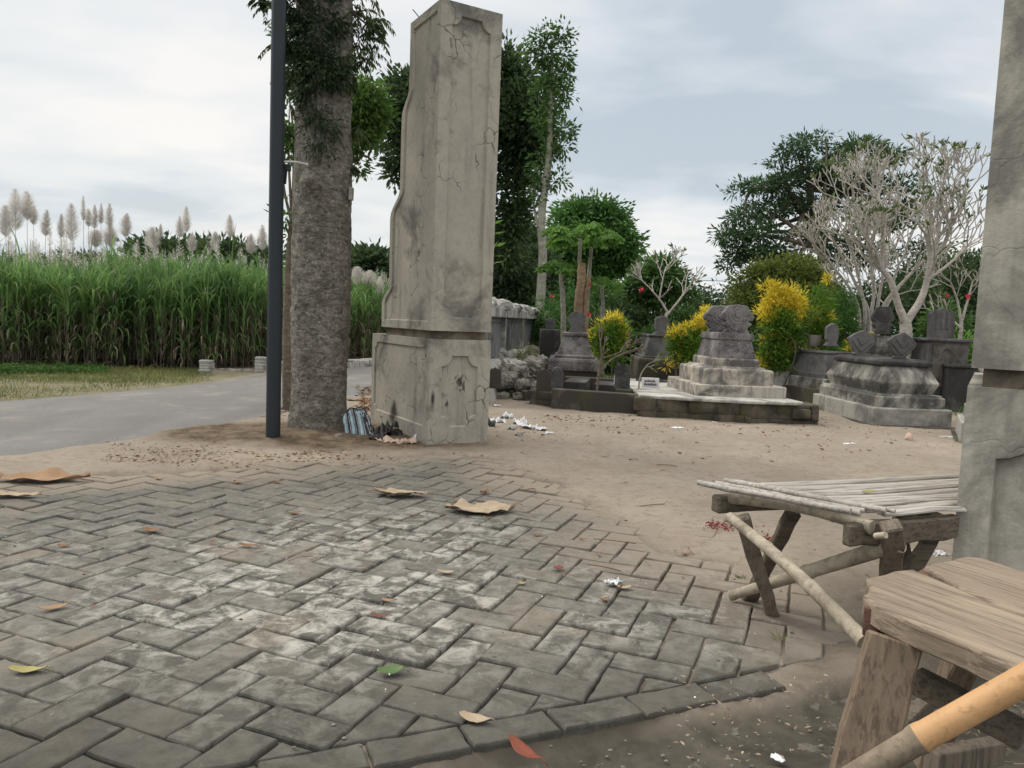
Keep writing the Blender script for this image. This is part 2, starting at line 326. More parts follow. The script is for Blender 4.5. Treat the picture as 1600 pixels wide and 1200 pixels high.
MT['plank'] = wood('plank_wood', (.345,.275,.205), (.205,.16,.12), .9, rot=60)
MT['plank_leg'] = wood('plank_leg_wood', (.28,.21,.15), (.17,.128,.093), 1.0, axis=2, blotch=.2)
MT['bamboo_yellow'] = bam('bamboo_yellow', (.54,.325,.16), (.45,.265,.125), .5)
MT['bamboo_grey'] = bam('bamboo_grey', (.28,.225,.165), (.15,.12,.09), .7)
MT['red_wood'] = wood('red_brown_wood', (.20,.10,.07), (.12,.07,.05), 1)
def bark(name, a, b, lich, sc=1., ring=True):
    m = Mat(name, .9, .15); g = m.noise(1, 6, .7, .8, co=m.scale((5*sc,5*sc,11*sc)))
    c = m.mix(m.ramp(g, [(.36, 0.), (.62, 1.)]), b, a)
    c = m.mix(m.ramp(m.noise(13*sc, 5, .7, .3, off=(3,3,3)), [(.54, 0.), (.66, .75)]), c, lich)
    c = m.mix(m.ramp(m.noise(1.3*sc, 6, .75, off=(6,1,3)), [(.46, 0.), (.70, .6)]), c, tuple(x*.5 for x in b))
    m.col(c); m.bump(g, .9, .02); return m.m
MT['bark_big'] = bark('bark_big', (.27,.247,.21), (.085,.078,.066), (.46,.44,.39), 3.1)
MT['bark_thin'] = bark('bark_thin', (.22,.18,.14), (.13,.105,.08), (.35,.33,.28), 3)
MT['bark_pale'] = bark('bark_pale', (.36,.35,.29), (.22,.21,.17), (.5,.5,.44), 1)
MT['bark_white'] = bark('bark_frangipani', (.56,.52,.47), (.38,.34,.30), (.66,.64,.60), 3)
MT['bark_fine'] = bark('bark_frangipani_twig', (.58,.55,.50), (.42,.39,.35), (.66,.63,.59), 3)
MT['bark_brown'] = bark('bark_brown', (.28,.19,.12), (.17,.115,.075), (.35,.28,.2), 2)
MT['stem_brown'] = bark('vine_stem', (.17,.14,.11), (.09,.075,.06), (.28,.26,.22), 4)
MT['fol_fern'] = foliage('leaves_epiphyte', (.022,.042,.018), (.055,.095,.032), .25)
MT['fol_droop'] = foliage('leaves_drooping', (.035,.065,.025), (.09,.14,.04), .35, yellow=(.20,.16,.05))
MT['fol_bright'] = foliage('leaves_bright', (.06,.13,.03), (.16,.27,.06), .45)
MT['fol_dark'] = foliage('leaves_dark', (.038,.070,.032), (.098,.155,.06), .45)
MT['fol_blue'] = foliage('leaves_dark_blue', (.036,.072,.036), (.095,.17,.07), .45)
MT['fol_mid'] = foliage('leaves_mid', (.05,.11,.032), (.125,.225,.06), .45)
MT['fol_round'] = foliage('leaves_round', (.055,.135,.035), (.135,.275,.07), .45)
MT['fol_dome'] = foliage('leaves_olive', (.08,.115,.026), (.185,.225,.05), .4)
MT['fol_papaya'] = foliage('leaves_papaya', (.10,.21,.04), (.19,.35,.075), .5)
MT['fol_fluffy'] = foliage('leaves_fluffy', (.045,.12,.025), (.10,.22,.05), .35)
MT['fol_frangi'] = foliage('leaves_frangipani', (.09,.13,.045), (.18,.23,.09), .4)
MT['croton_y'] = foliage('croton_yellow', (.55,.44,.03), (.80,.68,.09), .4)
MT['croton_g'] = foliage('croton_green', (.06,.15,.025), (.18,.30,.04), .4)
MT['flower_red'] = plain('flower_red', (.65,.06,.09), .6, .2)
MT['cane'] = foliage('cane_leaf', (.085,.175,.055), (.235,.40,.125), .5, yellow=(.22,.29,.11))
MT['cane_dead'] = foliage('cane_dead_leaf', (.14,.115,.08), (.34,.28,.205), .3)
MT['cane_stalk'] = plain('cane_stalk', (.17,.14,.11), .7, .5, 4)
MT['plume'] = foliage('cane_plume', (.66,.62,.59), (.80,.76,.73), .55)
MT['grass'] = foliage('verge_grass', (.10,.14,.04), (.26,.27,.09), .4, yellow=(.40,.34,.16))
MT['weeds'] = foliage('verge_weeds', (.04,.10,.02), (.11,.22,.045), .4)
MT['pole'] = plain('pole_black_paint', (.022,.028,.034), .45, .25, 6)
MT['white_metal'] = plain('white_metal', (.6,.6,.58), .4, .15)
MT['black_plastic'] = plain('black_plastic', (.02,.02,.022), .32, .2, 10, .5)
MT['leaf_tan'] = plain('dry_leaf_tan', (.40,.315,.225), .85, .4, 14)
MT['leaf_brown'] = plain('dry_leaf_brown', (.22,.12,.06), .7, .5, 14)
MT['leaf_red'] = plain('dry_leaf_red', (.20,.055,.03), .6, .3, 14)
MT['leaf_orange'] = plain('dry_leaf_orange', (.32,.20,.115), .85, .35, 14)
MT['leaf_yellow'] = plain('leaf_yellow', (.31,.28,.10), .6, .3, 14)
MT['leaf_green'] = plain('leaf_green', (.09,.15,.05), .5, .4, 14)
MT['paper'] = plain('paper_white', (.72,.73,.76), .7, .12, 12)
MT['cloth'] = plain('cloth_cream_pink', (.58,.43,.34), .85, .35, 9)
MT['petal'] = plain('petal_red', (.26,.035,.05), .8, .5, 20)
MT['white_petal'] = plain('petal_white', (.75,.74,.68), .6, .1, 20)
MT['far_wire'] = plain('wire', (.03,.03,.03), .6, 0)
def m_ground():
    m = Mat('dirt_ground', .95, .12)
    big = m.noise(.8, 7, .66, .3); f = m.noise(17, 6, .75)
    c = m.mix(m.ramp(big, [(.35, 0.), (.65, 1.)]), (.300,.256,.208), (.225,.192,.157))
    c = m.mix(m.ramp(f, [(.36, .55), (.50, 0.)]), c, (.15,.115,.085)); c = m.mix(m.ramp(m.noise(2.6, 6, .7, .5, off=(9,2,0)), [(.50, 0.), (.66, .55)]), c, (.21,.165,.125))
    c = m.mix(m.ramp(m.noise(60, 3, .8), [(.58, 0.), (.7, .55)]), c, (.42,.36,.29))
    c = m.mix(m.math('MULTIPLY', m.attr('joint'), .9), c, (.060,.052,.042))
    near_dark = m.mix(m.ramp(m.noise(5, 6, .65, .3), [(.38, 0.), (.6, 1.)]), (.105,.094,.076), (.050,.046,.038))  # damp mossy tone of the ground at lower right
    near_dark = m.mix(m.ramp(m.noise(11, 5, .6, off=(3,3,3)), [(.60, 0.), (.66, .35)]), near_dark, (.27,.25,.22))
    c = m.mix(m.attr('near_dark'), c, near_dark)
    lit = m.mix(m.ramp(m.noise(9, 6, .75), [(.4, 0.), (.6, 1.)]), (.075,.055,.038), (.17,.13,.09)); c = m.mix(m.attr('humus'), c, lit)
    gr = m.mix(m.ramp(m.noise(6, 5, .7), [(.4, 0.), (.6, 1.)]), (.075,.085,.035), (.16,.15,.075)); c = m.mix(m.attr('grassy'), c, gr)
    m.col(c); m.bump(m.math('ADD', f, m.noise(70, 4, .8)), .35, .004); return m.m
MT['ground'] = m_ground()
def m_road():
    m = Mat('road_asphalt', .9, .2); c = m.mix(m.ramp(m.noise(.8, 5, .6, .3), [(.35, 0.), (.65, 1.)]), (.215,.208,.20), (.175,.17,.163))
    c = m.mix(m.ramp(m.noise(90, 2, .8), [(.42, .5), (.58, 0.)]), c, (.10,.10,.10)); c = m.mix(m.ramp(m.noise(1.7, 5, .7, .6, off=(4,4,0)), [(.52, 0.), (.66, .5)]), c, (.30,.265,.22)); c = m.mix(m.ramp(m.noise(1, 5, .65, .5, co=m.scale((1.6,.28,1))), [(.46, 0.), (.60, .45)]), c, (.125,.122,.118))
    m.col(c); m.bump(m.noise(120, 3, .8), .4, .004); return m.m
MT['road'] = m_road()
def m_paver():
    m = Mat('concrete_paver', .86, .25); r = m.island()
    c = m.mix(r, (.148,.139,.122), (.092,.087,.076)); c = m.mix(m.ramp(m.noise(26, 5, .72), [(.36, .6), (.56, 0.)]), c, (.06,.058,.05))
    zone = m.math('MULTIPLY', m.ramp(m.noise(.9, 3, .5, off=(2.3,.6,0)), [(.30, .25), (.52, 1.)]), m.attr('worn'))
    wear = m.ramp(m.noise(12, 6, .7, .6), [(.44, 0.), (.62, 1.)])
    pick = m.ramp(r, [(.15, .25), (.45, .85)])
    c = m.mix(m.math('MULTIPLY', m.math('MULTIPLY', wear, zone), pick), c, (.43,.415,.375))
    c = m.mix(m.ramp(m.noise(30, 4, .6, off=(5,1,2)), [(.655, 0.), (.70, .45)]), c, (.40,.385,.35))
    c = m.mix(m.math('MULTIPLY', m.attr('dust'), .82), c, (.275,.228,.18)); c = m.mix(m.ramp(m.noise(2.2, 5, .65, .4, off=(1,4,0)), [(.52, 0.), (.68, .55)]), c, (.215,.18,.14))
    c = m.mix(m.math('MULTIPLY', m.attr('near_dark'), .85), c, m.mix(m.ramp(m.noise(14, 5, .7), [(.35, 0.), (.65, 1.)]), (.036,.034,.028), (.070,.066,.054)))
    m.col(c); m.bump(m.math('ADD', m.noise(55, 5, .75), m.math('MULTIPLY', m.noise(9, 4, .6), 1.2)), .5, .006); return m.m
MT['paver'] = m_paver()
def m_bag():
    m = Mat('striped_woven_bag', .5, .4); mp_ = m.n('ShaderNodeMapping'); m.L.new(m.co, mp_.inputs[0]); mp_.inputs['Rotation'].default_value = (0, R(24), R(28)); mp_.inputs['Scale'].default_value = (1,1,1)
    w = m.n('ShaderNodeTexWave', wave_type='BANDS', bands_direction='X'); w.inputs['Scale'].default_value = 5.2; w.inputs['Distortion'].default_value = 1.0; w.inputs['Detail'].default_value = 1; m.L.new(mp_.outputs[0], w.inputs[0])
    w2 = m.n('ShaderNodeTexWave', wave_type='BANDS', bands_direction='X'); w2.inputs['Scale'].default_value = 15.6; w2.inputs['Distortion'].default_value = 1.0; m.L.new(mp_.outputs[0], w2.inputs[0])
    c = m.mix(m.ramp(w.outputs[0], [(.58, 0.), (.64, 1.)]), (.02,.024,.035), (.25,.36,.41)); c = m.mix(m.ramp(w2.outputs[0], [(.9, 0.), (.94, .5)]), c, (.75,.78,.8))
    m.col(c); m.bump(m.noise(14, 4, .6), .6, .02); return m.m
MT['bag'] = m_bag()
#%%BODY
# ================================================================== SETTING: ground, road, paving
road_near = [(-60,-30),(-8,-5),(-5.2,0),(-4.2,2.4),(-3.18,4.69),(-2.24,6.91),(-1.69,9.15),(-1.45,12.),(-1.15,16.),(.1,24),(3,40),(9,70)]
road_far = [(4,72),(-1.6,40),(-2.2,28),(-2.4,22),(-2.92,16.3),(-3.7,12.9),(-4.07,9.85),(-4.97,7.36),(-6.6,4.2),(-8.4,1.),(-12,-5),(-66,-26)]
road_poly = road_near+road_far
PV_YAW, PV_O, PV_S = 0.37705, (-1.12588, 2.08154), .119
def lat(X, Y):
    c, s_ = math.cos(PV_YAW), math.sin(PV_YAW); return PV_O[0]+PV_S*(X*c+Y*s_), PV_O[1]+PV_S*(-X*s_+Y*c)
bl0, bl1 = G(400,1190)[:2], G(1069,1069)[:2]; bd = unit(bl1-bl0); bn = np.array([-bd[1], bd[0]])   # inner line of the border course
pave_px = [(-700,800),(-300,752),(60,742),(140,738),(300,733),(400,728),(560,712),(690,706),(790,722),(935,782),(1040,832),(1110,872),(1190,900),(1290,930),(1370,985),(1330,1040)]
pave_poly = [tuple(G(*p)[:2]) for p in pave_px]
e0 = bl1+bd*.45-bn*.6; pave_poly += [tuple(e0), tuple(bl0-bd*3-bn*.6)]
tree_c = np.array([-1.56, 6.28])
def axis(lo, hi, step, far, k=1.16):
    a = list(np.arange(lo, hi, step)); s_ = step
    while a[-1] < far: s_ *= k; a.append(a[-1]+s_)
    s_ = step
    b = [a[0]]
    while b[-1] > -far: s_ *= k; b.append(b[-1]-s_)
    return np.array(b[:0:-1]+a)
gx, gy = axis(-4.6, 5.4, .036, 420), axis(.9, 9.2, .036, 620)
X, Y = np.meshgrid(gx, gy, indexing='ij')
sp, sr_ = poly_sd(X, Y, pave_poly), poly_sd(X, Y, road_poly)
near = np.clip((24-np.hypot(X, Y-5))/10, 0, 1)
nz = fbm(X*2.2+50, Y*2.2+50, 3, 5)-.5; nz2 = fbm(X*9+50, Y*9+50, 11, 4)-.5; nz3 = fbm(X*26, Y*26, 17, 3)-.5
Z = near*(.012+.045*nz+.003*nz2+.002*nz3)
Z += near*.05*np.exp(-((X-tree_c[0])**2+(Y-tree_c[1]+.1)**2)/.45)
edge = np.clip((sp+.03+.42*(fbm(X*2.6+9, Y*2.6+9, 31, 4)-.5))/.28, 0, 1); edge = edge*edge*(3-2*edge)
inpave = -.0165+.011*nz2+.012*np.clip(fbm(X*1.4+3, Y*1.4+7, 41, 4)-.50, 0, 1)*4*.35
Z = Z*(1-edge)+inpave*edge
low = np.clip(-((X-bl0[0])*bn[0]+(Y-bl0[1])*bn[1]+.112)/.03, 0, 1)*np.clip((3.0-Y+0*X)/.5, 0, 1)      # lower ground beyond the border course
Z = Z*(1-low)+low*(-.042+.05*nz+.03*nz2+.012*nz3)
rd = np.clip((sr_+.10*(fbm(X*3, Y*3, 51, 4)-.5)*2)/.16, 0, 1); Z = Z*(1-rd)+rd*(-.03)
far_ = np.clip((np.hypot(X, Y)-40)/200, 0, 1); Z -= far_*.5
mb = MB(); nx, ny = X.shape; i = np.arange(nx-1)[:,None]*ny; j = np.arange(ny-1)[None,:]
mb.add(np.stack([X,Y,Z], -1).reshape(-1,3), np.stack([i+j, i+ny+j, i+ny+j+1, i+j+1], -1).reshape(-1,4), 0, True)
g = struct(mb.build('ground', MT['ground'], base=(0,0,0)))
def setattr_(o, nm, v): a = o.data.attributes.new(nm, 'FLOAT', 'POINT'); a.data.foreach_set('value', np.ascontiguousarray(v, dtype=np.float32).ravel())
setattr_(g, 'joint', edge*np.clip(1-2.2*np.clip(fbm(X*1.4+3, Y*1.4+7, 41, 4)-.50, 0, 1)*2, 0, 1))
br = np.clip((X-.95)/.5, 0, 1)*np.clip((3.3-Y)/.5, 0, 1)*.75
setattr_(g, 'near_dark', np.clip(np.maximum(low, br), 0, 1))
mound = np.clip(1.25-np.hypot((X-tree_c[0]-.05)/1.35, (Y-tree_c[1]+.25)/.62), 0, 1)
setattr_(g, 'humus', np.clip(mound*2.4*(.4+fbm(X*4, Y*4, 61, 3)), 0, 1))
farside = np.clip(-poly_sd(X, Y, [(-5.2,0),(-4.5,6),(-3.9,9),(-3.7,12),(-2.9,16),(-1.6,28),(60,60),(60,-20),(0,-20)])/.25-.2, 0, 1)
beyond = np.clip((Y-9.2)/1.2, 0, 1)*np.clip((X-1.2)/1., 0, 1)
setattr_(g, 'grassy', np.clip(farside*(.45+1.1*(fbm(X*1.3, Y*1.3, 71, 3)-.3))+np.clip((np.hypot(X,Y)-22)/10, 0, 1)+beyond*.5, 0, 1))
# road: one slightly crowned sheet between its two edges
mb = MB(); n = len(road_near); rf = road_far[::-1]; rows = []
cn, cf = curve([(*p, 0) for p in road_near], 6), curve([(*p, 0) for p in rf], 6)
K = 7
for t in np.linspace(0, 1, K): p = cn*(1-t)+cf*t; p[:,2] = .004+.018*math.sin(math.pi*t); rows.append(p)
V = np.stack(rows, 1); m_ = V.shape[0]; i = np.arange(m_-1)[:,None]*K; j = np.arange(K-1)[None,:]
mb.add(V.reshape(-1,3), np.stack([i+j, i+K+j, i+K+j+1, i+j+1], -1).reshape(-1,4)[:, ::-1], 0, True)
struct(mb.build('road', MT['road'], base=(0,0,0)))
# paving: every block its own chamfered solid inside the one paved surface
def clip(poly, o, nrm):
    out_ = []
    for k in range(len(poly)):
        a, b = np.array(poly[k]), np.array(poly[(k+1)%len(poly)]); da, db = (a-o)@nrm, (b-o)@nrm
        if da >= 0: out_.append(a)
        if (da >= 0) != (db >= 0): out_.append(a+(b-a)*da/(da-db))
    return out_
def inset(poly, d):
    P = np.array(poly); n = len(P); o = []
    for k in range(n):
        a, b, c = P[k-1], P[k], P[(k+1)%n]; e1, e2 = unit(b-a), unit(c-b); n1, n2 = np.array([-e1[1], e1[0]]), np.array([-e2[1], e2[0]])
        q = unit(n1+n2); o.append(b+q*d/max(.35, q@n1))
    return o
pv = MB(); dust, near_dark = [], []
def paver(poly, gap=.0026):
    a = 0
    for k in range(len(poly)): a += poly[k-1][0]*poly[k][1]-poly[k][0]*poly[k-1][1]
    if abs(a) < .0022: return
    if a < 0: poly = poly[::-1]
    cen = np.mean(poly, 0); th = rng.normal(0, .008); c, s_ = math.cos(th), math.sin(th); sh = rng.normal(0, .0013, 2)
    poly = [np.array([(p-cen)[0]*c-(p-cen)[1]*s_, (p-cen)[0]*s_+(p-cen)[1]*c])+cen+sh for p in map(np.array, poly)]
    r0 = inset(poly, gap+abs(rng.normal(0, .0012))); sub_ = []
    for k in range(len(r0)):                       # worn, slightly ragged arrises
        a_, b_ = r0[k], r0[(k+1)%len(r0)]; m_ = max(1, int(np.linalg.norm(b_-a_)/.03))
        for q in range(m_): sub_.append(a_+(b_-a_)*q/m_+rng.normal(0, .0011, 2))
    cc = np.mean(sub_, 0)
    def shrink(d): return [p+unit(cc-p)*min(d, np.linalg.norm(cc-p)*.4) for p in sub_]
    tilt = rng.normal(0, .016, 2); z = rng.normal(0, .0024); zf = lambda p: z+(p-cen)@tilt
    rings = [[(*p, zf(p)-.04) for p in sub_], [(*p, zf(p)-.0075) for p in sub_], [(*p, zf(p)-.002) for p in shrink(.003)], [(*p, zf(p)+rng.normal(0,.0003)) for p in shrink(.0075)]]
    n = len(sub_); f = []
    for r_ in range(3):
        for k in range(n): f.append((r_*n+k, r_*n+(k+1)%n, (r_+1)*n+(k+1)%n, (r_+1)*n+k))
    f.append(tuple(range(3*n, 4*n))); V = np.array(rings).reshape(-1,3); pv.add(V, f, 0, False); pv_v.append(V)
pv_v = []
inner_o = bl0
for k in range(-44, 30):
    for m_ in range(-26, 30):
        for (x0, x1, y0, y1) in ((0,2,0,1),(2,3,0,2)):
            a, b = x0+k+2*m_, y0-k+2*m_; c, d = x1+k+2*m_, y1-k+2*m_
            P = [np.array(lat(a,b)), np.array(lat(c,b)), np.array(lat(c,d)), np.array(lat(a,d))]; cen = np.mean(P, 0)
            if not (-4.2 < cen[0] < 2.2 and .6 < cen[1] < 6.6): continue
            if poly_sd(np.array([cen[0]]), np.array([cen[1]]), pave_poly)[0] < -.32: continue
            P = clip(P, inner_o, bn)
            if len(P) > 2: paver(P)
# border course
t = -3.3
while t < np.dot(bl1-bl0, bd)+.16:
    ln = .236; p0 = bl0+bd*t; p1 = bl0+bd*(t+ln); paver([p0-bn*.108, p1-bn*.108, p1-bn*.001, p0-bn*.001]); t += ln
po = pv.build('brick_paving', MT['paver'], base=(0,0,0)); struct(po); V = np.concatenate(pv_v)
sdv = poly_sd(V[:,0], V[:,1], pave_poly); setattr_(po, 'dust', np.clip((.62-sdv)/.6+.9*(fbm(V[:,0]*2.1, V[:,1]*2.1, 81, 4)-.5), 0, 1)*np.clip((V[:,1]-1.9)/.6, .15, 1))
setattr_(po, 'near_dark', np.clip((2.3-V[:,1]+V[:,0]*.10)/.7+.5*(fbm(V[:,0]*3, V[:,1]*3, 83, 3)-.5), 0, 1))  # pavers get darker towards the near edge, broken up by noise
wc = G(640,900); setattr_(po, 'worn', np.clip(1.35*np.exp(-(((V[:,0]-wc[0])/1.5)**2+((V[:,1]-wc[1]+.1)/1.05)**2)), 0, 1))

# ================================================================== GATE PILLARS
def panel_outline(x0, x1, z0, z1, n=.09, arc=6):
    "rectangle with concave quarter-round notched corners, each with a small step"
    pts = []
    for (cx_, cz_, a0, a1) in ((x0,z0,90,0),(x1,z0,180,90),(x1,z1,270,180),(x0,z1,360,270)):
        sx, sz = (1 if cx_ == x0 else -1), (1 if cz_ == z0 else -1)
        arcp = [(cx_+n*math.cos(R(a)), cz_+n*math.sin(R(a))) for a in np.linspace(a0, a1, arc)]
        first, last = arcp[0], arcp[-1]; q = n*.16
        pre = (first[0]-0*sx, first[1]); pts += ([pre] if False else [])+arcp
    return pts
def strip_along(mb, pts2, T, w=.012, h=.012, y=0., close=True, mat=0):
    "raised bead following an outline on the face plane y=0 (outward is -y)"
    P = np.array(pts2); n = len(P); ring = []
    for k in range(n):
        a, b, c = P[k-1], P[k], P[(k+1)%n]; e1, e2 = unit(b-a), unit(c-b); nn = unit(np.array([-e1[1]-e2[1], e1[0]+e2[0]]))
        nn = nn/max(.5, nn@np.array([-e1[1], e1[0]])); ring += [(*(b-nn*w/2)[[0]], y+.004, (b-nn*w/2)[1]), ((b-nn*w/4)[0], y-h, (b-nn*w/4)[1]), ((b+nn*w/4)[0], y-h, (b+nn*w/4)[1]), ((b+nn*w/2)[0], y+.004, (b+nn*w/2)[1])]
    f = []
    for k in range(n):
        for q in range(3): a = 4*k+q; b = 4*((k+1)%n)+q; f.append((a, b, b+1, a+1))
    mb.add(T(ring), f, mat)
def face_with_panel(mb, rect, hole, T, depth=.014, y=0.):
    "flat face (x0,x1,z0,z1) with a sunk panel; the outline has equal arcs at corners (x0z0, x1z0, x1z1, x0z1)"
    x0, x1, z0, z1 = rect; H = [tuple(p) for p in hole]; n = len(H); q = n//4; C4 = [(x0,z0),(x1,z0),(x1,z1),(x0,z1)]
    V = [(p[0], y, p[1]) for p in C4+H]+[(p[0], y+depth, p[1]) for p in inset(H, .009)]; f = []
    for c in range(4):
        f.append(tuple([c]+[4+c*q+k for k in range(q)][::-1]))
        c2 = (c+1)%4; f.append((c, c2, 4+c2*q, 4+c*q+q-1))
    for k in range(n): k2 = (k+1)%n; f.append((4+k, 4+k2, 4+n+k2, 4+n+k))
    f.append(tuple(range(4+n, 4+2*n))); mb.add(T(V), f)
def pillar(name, label, o, ang, mat, wf, side, zb, zg, ztop, basew, group, pd=.02, panels=None, sidepanels=True):
    """o = near corner; local x along the front face, local +y away along the side face.
       side = [(z, length)] outline of the far edge of the shaft"""
    root = thing(name, label, 'gate pillar', (o[0], o[1], 0), group); T = frame(o, ang)
    # base block
    mbase = mat if not isinstance(mat, tuple) else mat[1]; mat = mat if not isinstance(mat, tuple) else mat[0]; b = MB(); x0, x1 = -.005, wf+.005
    face_with_panel(b, (x0, x1, -.05, zb), panels[0], T, pd)
    Ts = lambda v: T(np.stack([x0+np.asarray(v)[:,1], basew-np.asarray(v)[:,0]*1, np.asarray(v)[:,2]], -1))     # left face, local x runs from far edge to near edge
    hole = panels[2] if sidepanels else None
    face_with_panel(b, (0, basew, -.05, zb), hole, Ts, .013)
    b.add(T([(x1,0,-.05),(x1,basew,-.05),(x1,basew,zb),(x1,0,zb),(x0,basew,-.05),(x0,basew,zb),(x0,0,zb)]), [(0,1,2,3),(1,4,5,2),(3,2,5,6)])
    b.build('base_block', mbase, root)
    g_ = MB(); box(g_, .034, wf-.034, .034, basew-.24, zb-.02, zg+.03, T); g_.build('recessed_band', MT['groove'], root)
    # shaft: front face, left side face following the stepped outline, back and right
    s_ = MB(); face_with_panel(s_, (0, wf, zg, ztop), panels[1], T, pd)
    prof = side; n = len(prof)
    L_ = [(0, l, z) for z, l in prof]
    # side face: rim strip of the profile (proud) and sunk field inset from the outline
    outer = [(0., zg)]+[(l, z) for z, l in prof]+[(0., ztop)]
    poly = [(l, z) for l, z in outer]
    P = np.array(poly); inn = lambda d: np.array([(d if l < .01 else l-d, min(max(z, zg+d), ztop-d)) for l, z in P]); ins, ins2 = inn(.065), inn(.074)
    def S3(Q, d): return [(d, q[0], q[1]) for q in Q]
    m_ = len(P); V = S3(P, 0)+S3(ins, 0)+S3(ins2, .013); f = []
    for k in range(m_): k2 = (k+1)%m_; f += [(k, k2, m_+k2, m_+k), (m_+k, m_+k2, 2*m_+k2, 2*m_+k)]
    f.append(tuple(range(2*m_, 3*m_))); s_.add(T(V), f)
    V = S3(P, wf); s_.add(T(V), [tuple(range(m_))[::-1]])                 # right face
    V = []; f = []
    for k, (z, l) in enumerate(prof): V += [(0, l, z), (wf, l, z)]
    for k in range(n-1): f.append((2*k, 2*k+1, 2*k+3, 2*k+2))
    s_.add(T(V), f); s_.add(T([(0,0,ztop),(wf,0,ztop),(wf,prof[-1][1],ztop),(0,prof[-1][1],ztop),(0,0,zg),(wf,0,zg),(wf,prof[0][1],zg),(0,prof[0][1],zg)]), [(0,1,2,3),(7,6,5,4)])
    s_.build('shaft', mat, root)
    return root, T
def arcz(z0, l0, z1, l1, n=7):
    "ogee between two lengths"
    return [(z0+(z1-z0)*t, l0+(l1-l0)*(math.sin((t-.5)*math.pi)*.5+.5)) for t in np.linspace(0, 1, n)]
prof = [(.89,1.085),(1.10,1.095)]+arcz(1.12,1.08,1.24,.93,4)+[(1.80,.945)]+arcz(1.83,.94,2.04,.735)+[(2.60,.735)]+arcz(2.63,.73,2.83,.59)+[(3.33,.595)]
def plain_rect(x0, x1, z0, z1, n): return panel_outline(x0, x1, z0, z1, n)
def onplane(px, py, o, ang):
    d = ray(px, py); u = np.array([math.cos(R(ang)), math.sin(R(ang))]); nn = np.array([-u[1], u[0]]); t = (nn@np.array(o))/(nn@d[:2]); return tuple(float(x) for x in (d*t+np.array([0,0,CH])-np.array([*o, 0])))
OL = (-.63,5.81)
MT['pillar_base'] = concrete('pillar_base_render', (.40,.372,.316), (.33,.308,.268), (.10,.098,.088), .40, cracks=.9, off=(.3,1.2,2), soot=[(onplane(614,645,OL,120), (.13,.16,.16), 9, 1), (onplane(720,600,OL,30), (.17,.17,.16), 30, 2), (onplane(700,632,OL,30), (.06,.06,.14), 24, 2), (onplane(676,625,OL,30), (.03,.03,.13), 12, 1)])
pl, TL = pillar('gate_pillar', 'tall freestanding concrete gate pillar with cracked panels and stepped left edge, beside the big tree trunk', (-.63,5.81), 30, (MT['pillar'], MT['pillar_base']), .515, prof, .825, .89, 3.33, 1.30, 'concrete gate pillars',
    panels=(panel_outline(.10,.41,.14,.70,.085), panel_outline(.095,.42,.99,3.24,.075), panel_outline(.07,1.24,.14,.755,.05)))
# small peg and wire on top
w = MB(); c0 = TL([(.10,.55,3.33)])[0]; tube(w, [c0, c0+[-.04,0,.05], c0+[-.1,.02,.12]], .004, 5); w.build('wire_stub', MT['far_wire'], pl)
def P3(px, py, Y): return D(px, py, Y)
RO = (1.455, 2.42)
def Rpt(px, py):
    d = ray(px, py); u = np.array([math.cos(R(-32)), math.sin(R(-32))]); nn = np.array([-u[1], u[0]]); t = (nn@np.array(RO))/(nn@d[:2]); p = d*t
    return float((p[:2]-np.array(RO))@u), float(p[2]+CH)
prr = [(.91,1.0),(1.12,1.0)]+arcz(1.14,.98,1.26,.86,4)+[(1.80,.86)]+arcz(1.83,.85,2.04,.68)+[(2.60,.67)]+arcz(2.63,.66,2.83,.55)+[(3.33,.55)]
a1, a2 = Rpt(1541,711), Rpt(1578,620)
pr, TR = pillar('gate_pillar', 'close mossy concrete gate pillar cut off by the right edge, behind the wooden bench', RO, -32, MT['pillar_r'], .56, prr, .845, .905, 3.33, 1.2, 'concrete gate pillars', pd=.036,
    panels=(panel_outline(.088,.47,.10,.74,.115), panel_outline(.125,.47,1.02,3.22,.12), panel_outline(.07,1.12,.14,.76,.06)))
# ================================================================== CEMETERY
def roundstone(r=.5, lobes=0):
    "disc-headed marker: waist then a lobed head; unit height, x in +-.5"
    p = [(-.37,0),(-.38,.08),(-.31,.17),(-.33,.24),(-.44,.30),(-.43,.37),(-.34,.42),(-.36,.46)]
    for a in np.linspace(200, 90, 12): rr = .44+.025*math.cos(R(a)*6); p.append((math.cos(R(a))*(rr+.04), .58+math.sin(R(a))*rr*.95))
    p = [q for q in p]; return p+[(-x, z) for x, z in p[::-1] if abs(x) > .01]
def steppedstone():
    p = [(-.42,0),(-.42,.05),(-.30,.12),(-.27,.2),(-.36,.30),(-.36,.78),(-.32,.86),(-.22,.87),(-.16,.95),(-.05,.96),(0,1)]
    return p+[(-x, z) for x, z in p[::-1] if abs(x) > .01]
def crownstone():
    p = [(-.48,0),(-.48,.05),(-.38,.14),(-.33,.26),(-.42,.38),(-.49,.58),(-.48,.80),(-.38,.90),(-.16,.95),(-.05,1.0)]
    return p+[(-x, z) for x, z in p[::-1]]
def tulipstone():
    p = [(-.20,0),(-.24,.05),(-.18,.10),(-.30,.25),(-.42,.45),(-.50,.62),(-.30,.82),(0,1)]
    return p+[(-x, z) for x, z in p[::-1] if abs(x) > .01]
def slabstone():
    p = [(-.45,0),(-.45,.80),(-.36,.86),(-.28,.93),(-.14,.92),(0,1)]
    return p+[(-x, z) for x, z in p[::-1] if abs(x) > .01]
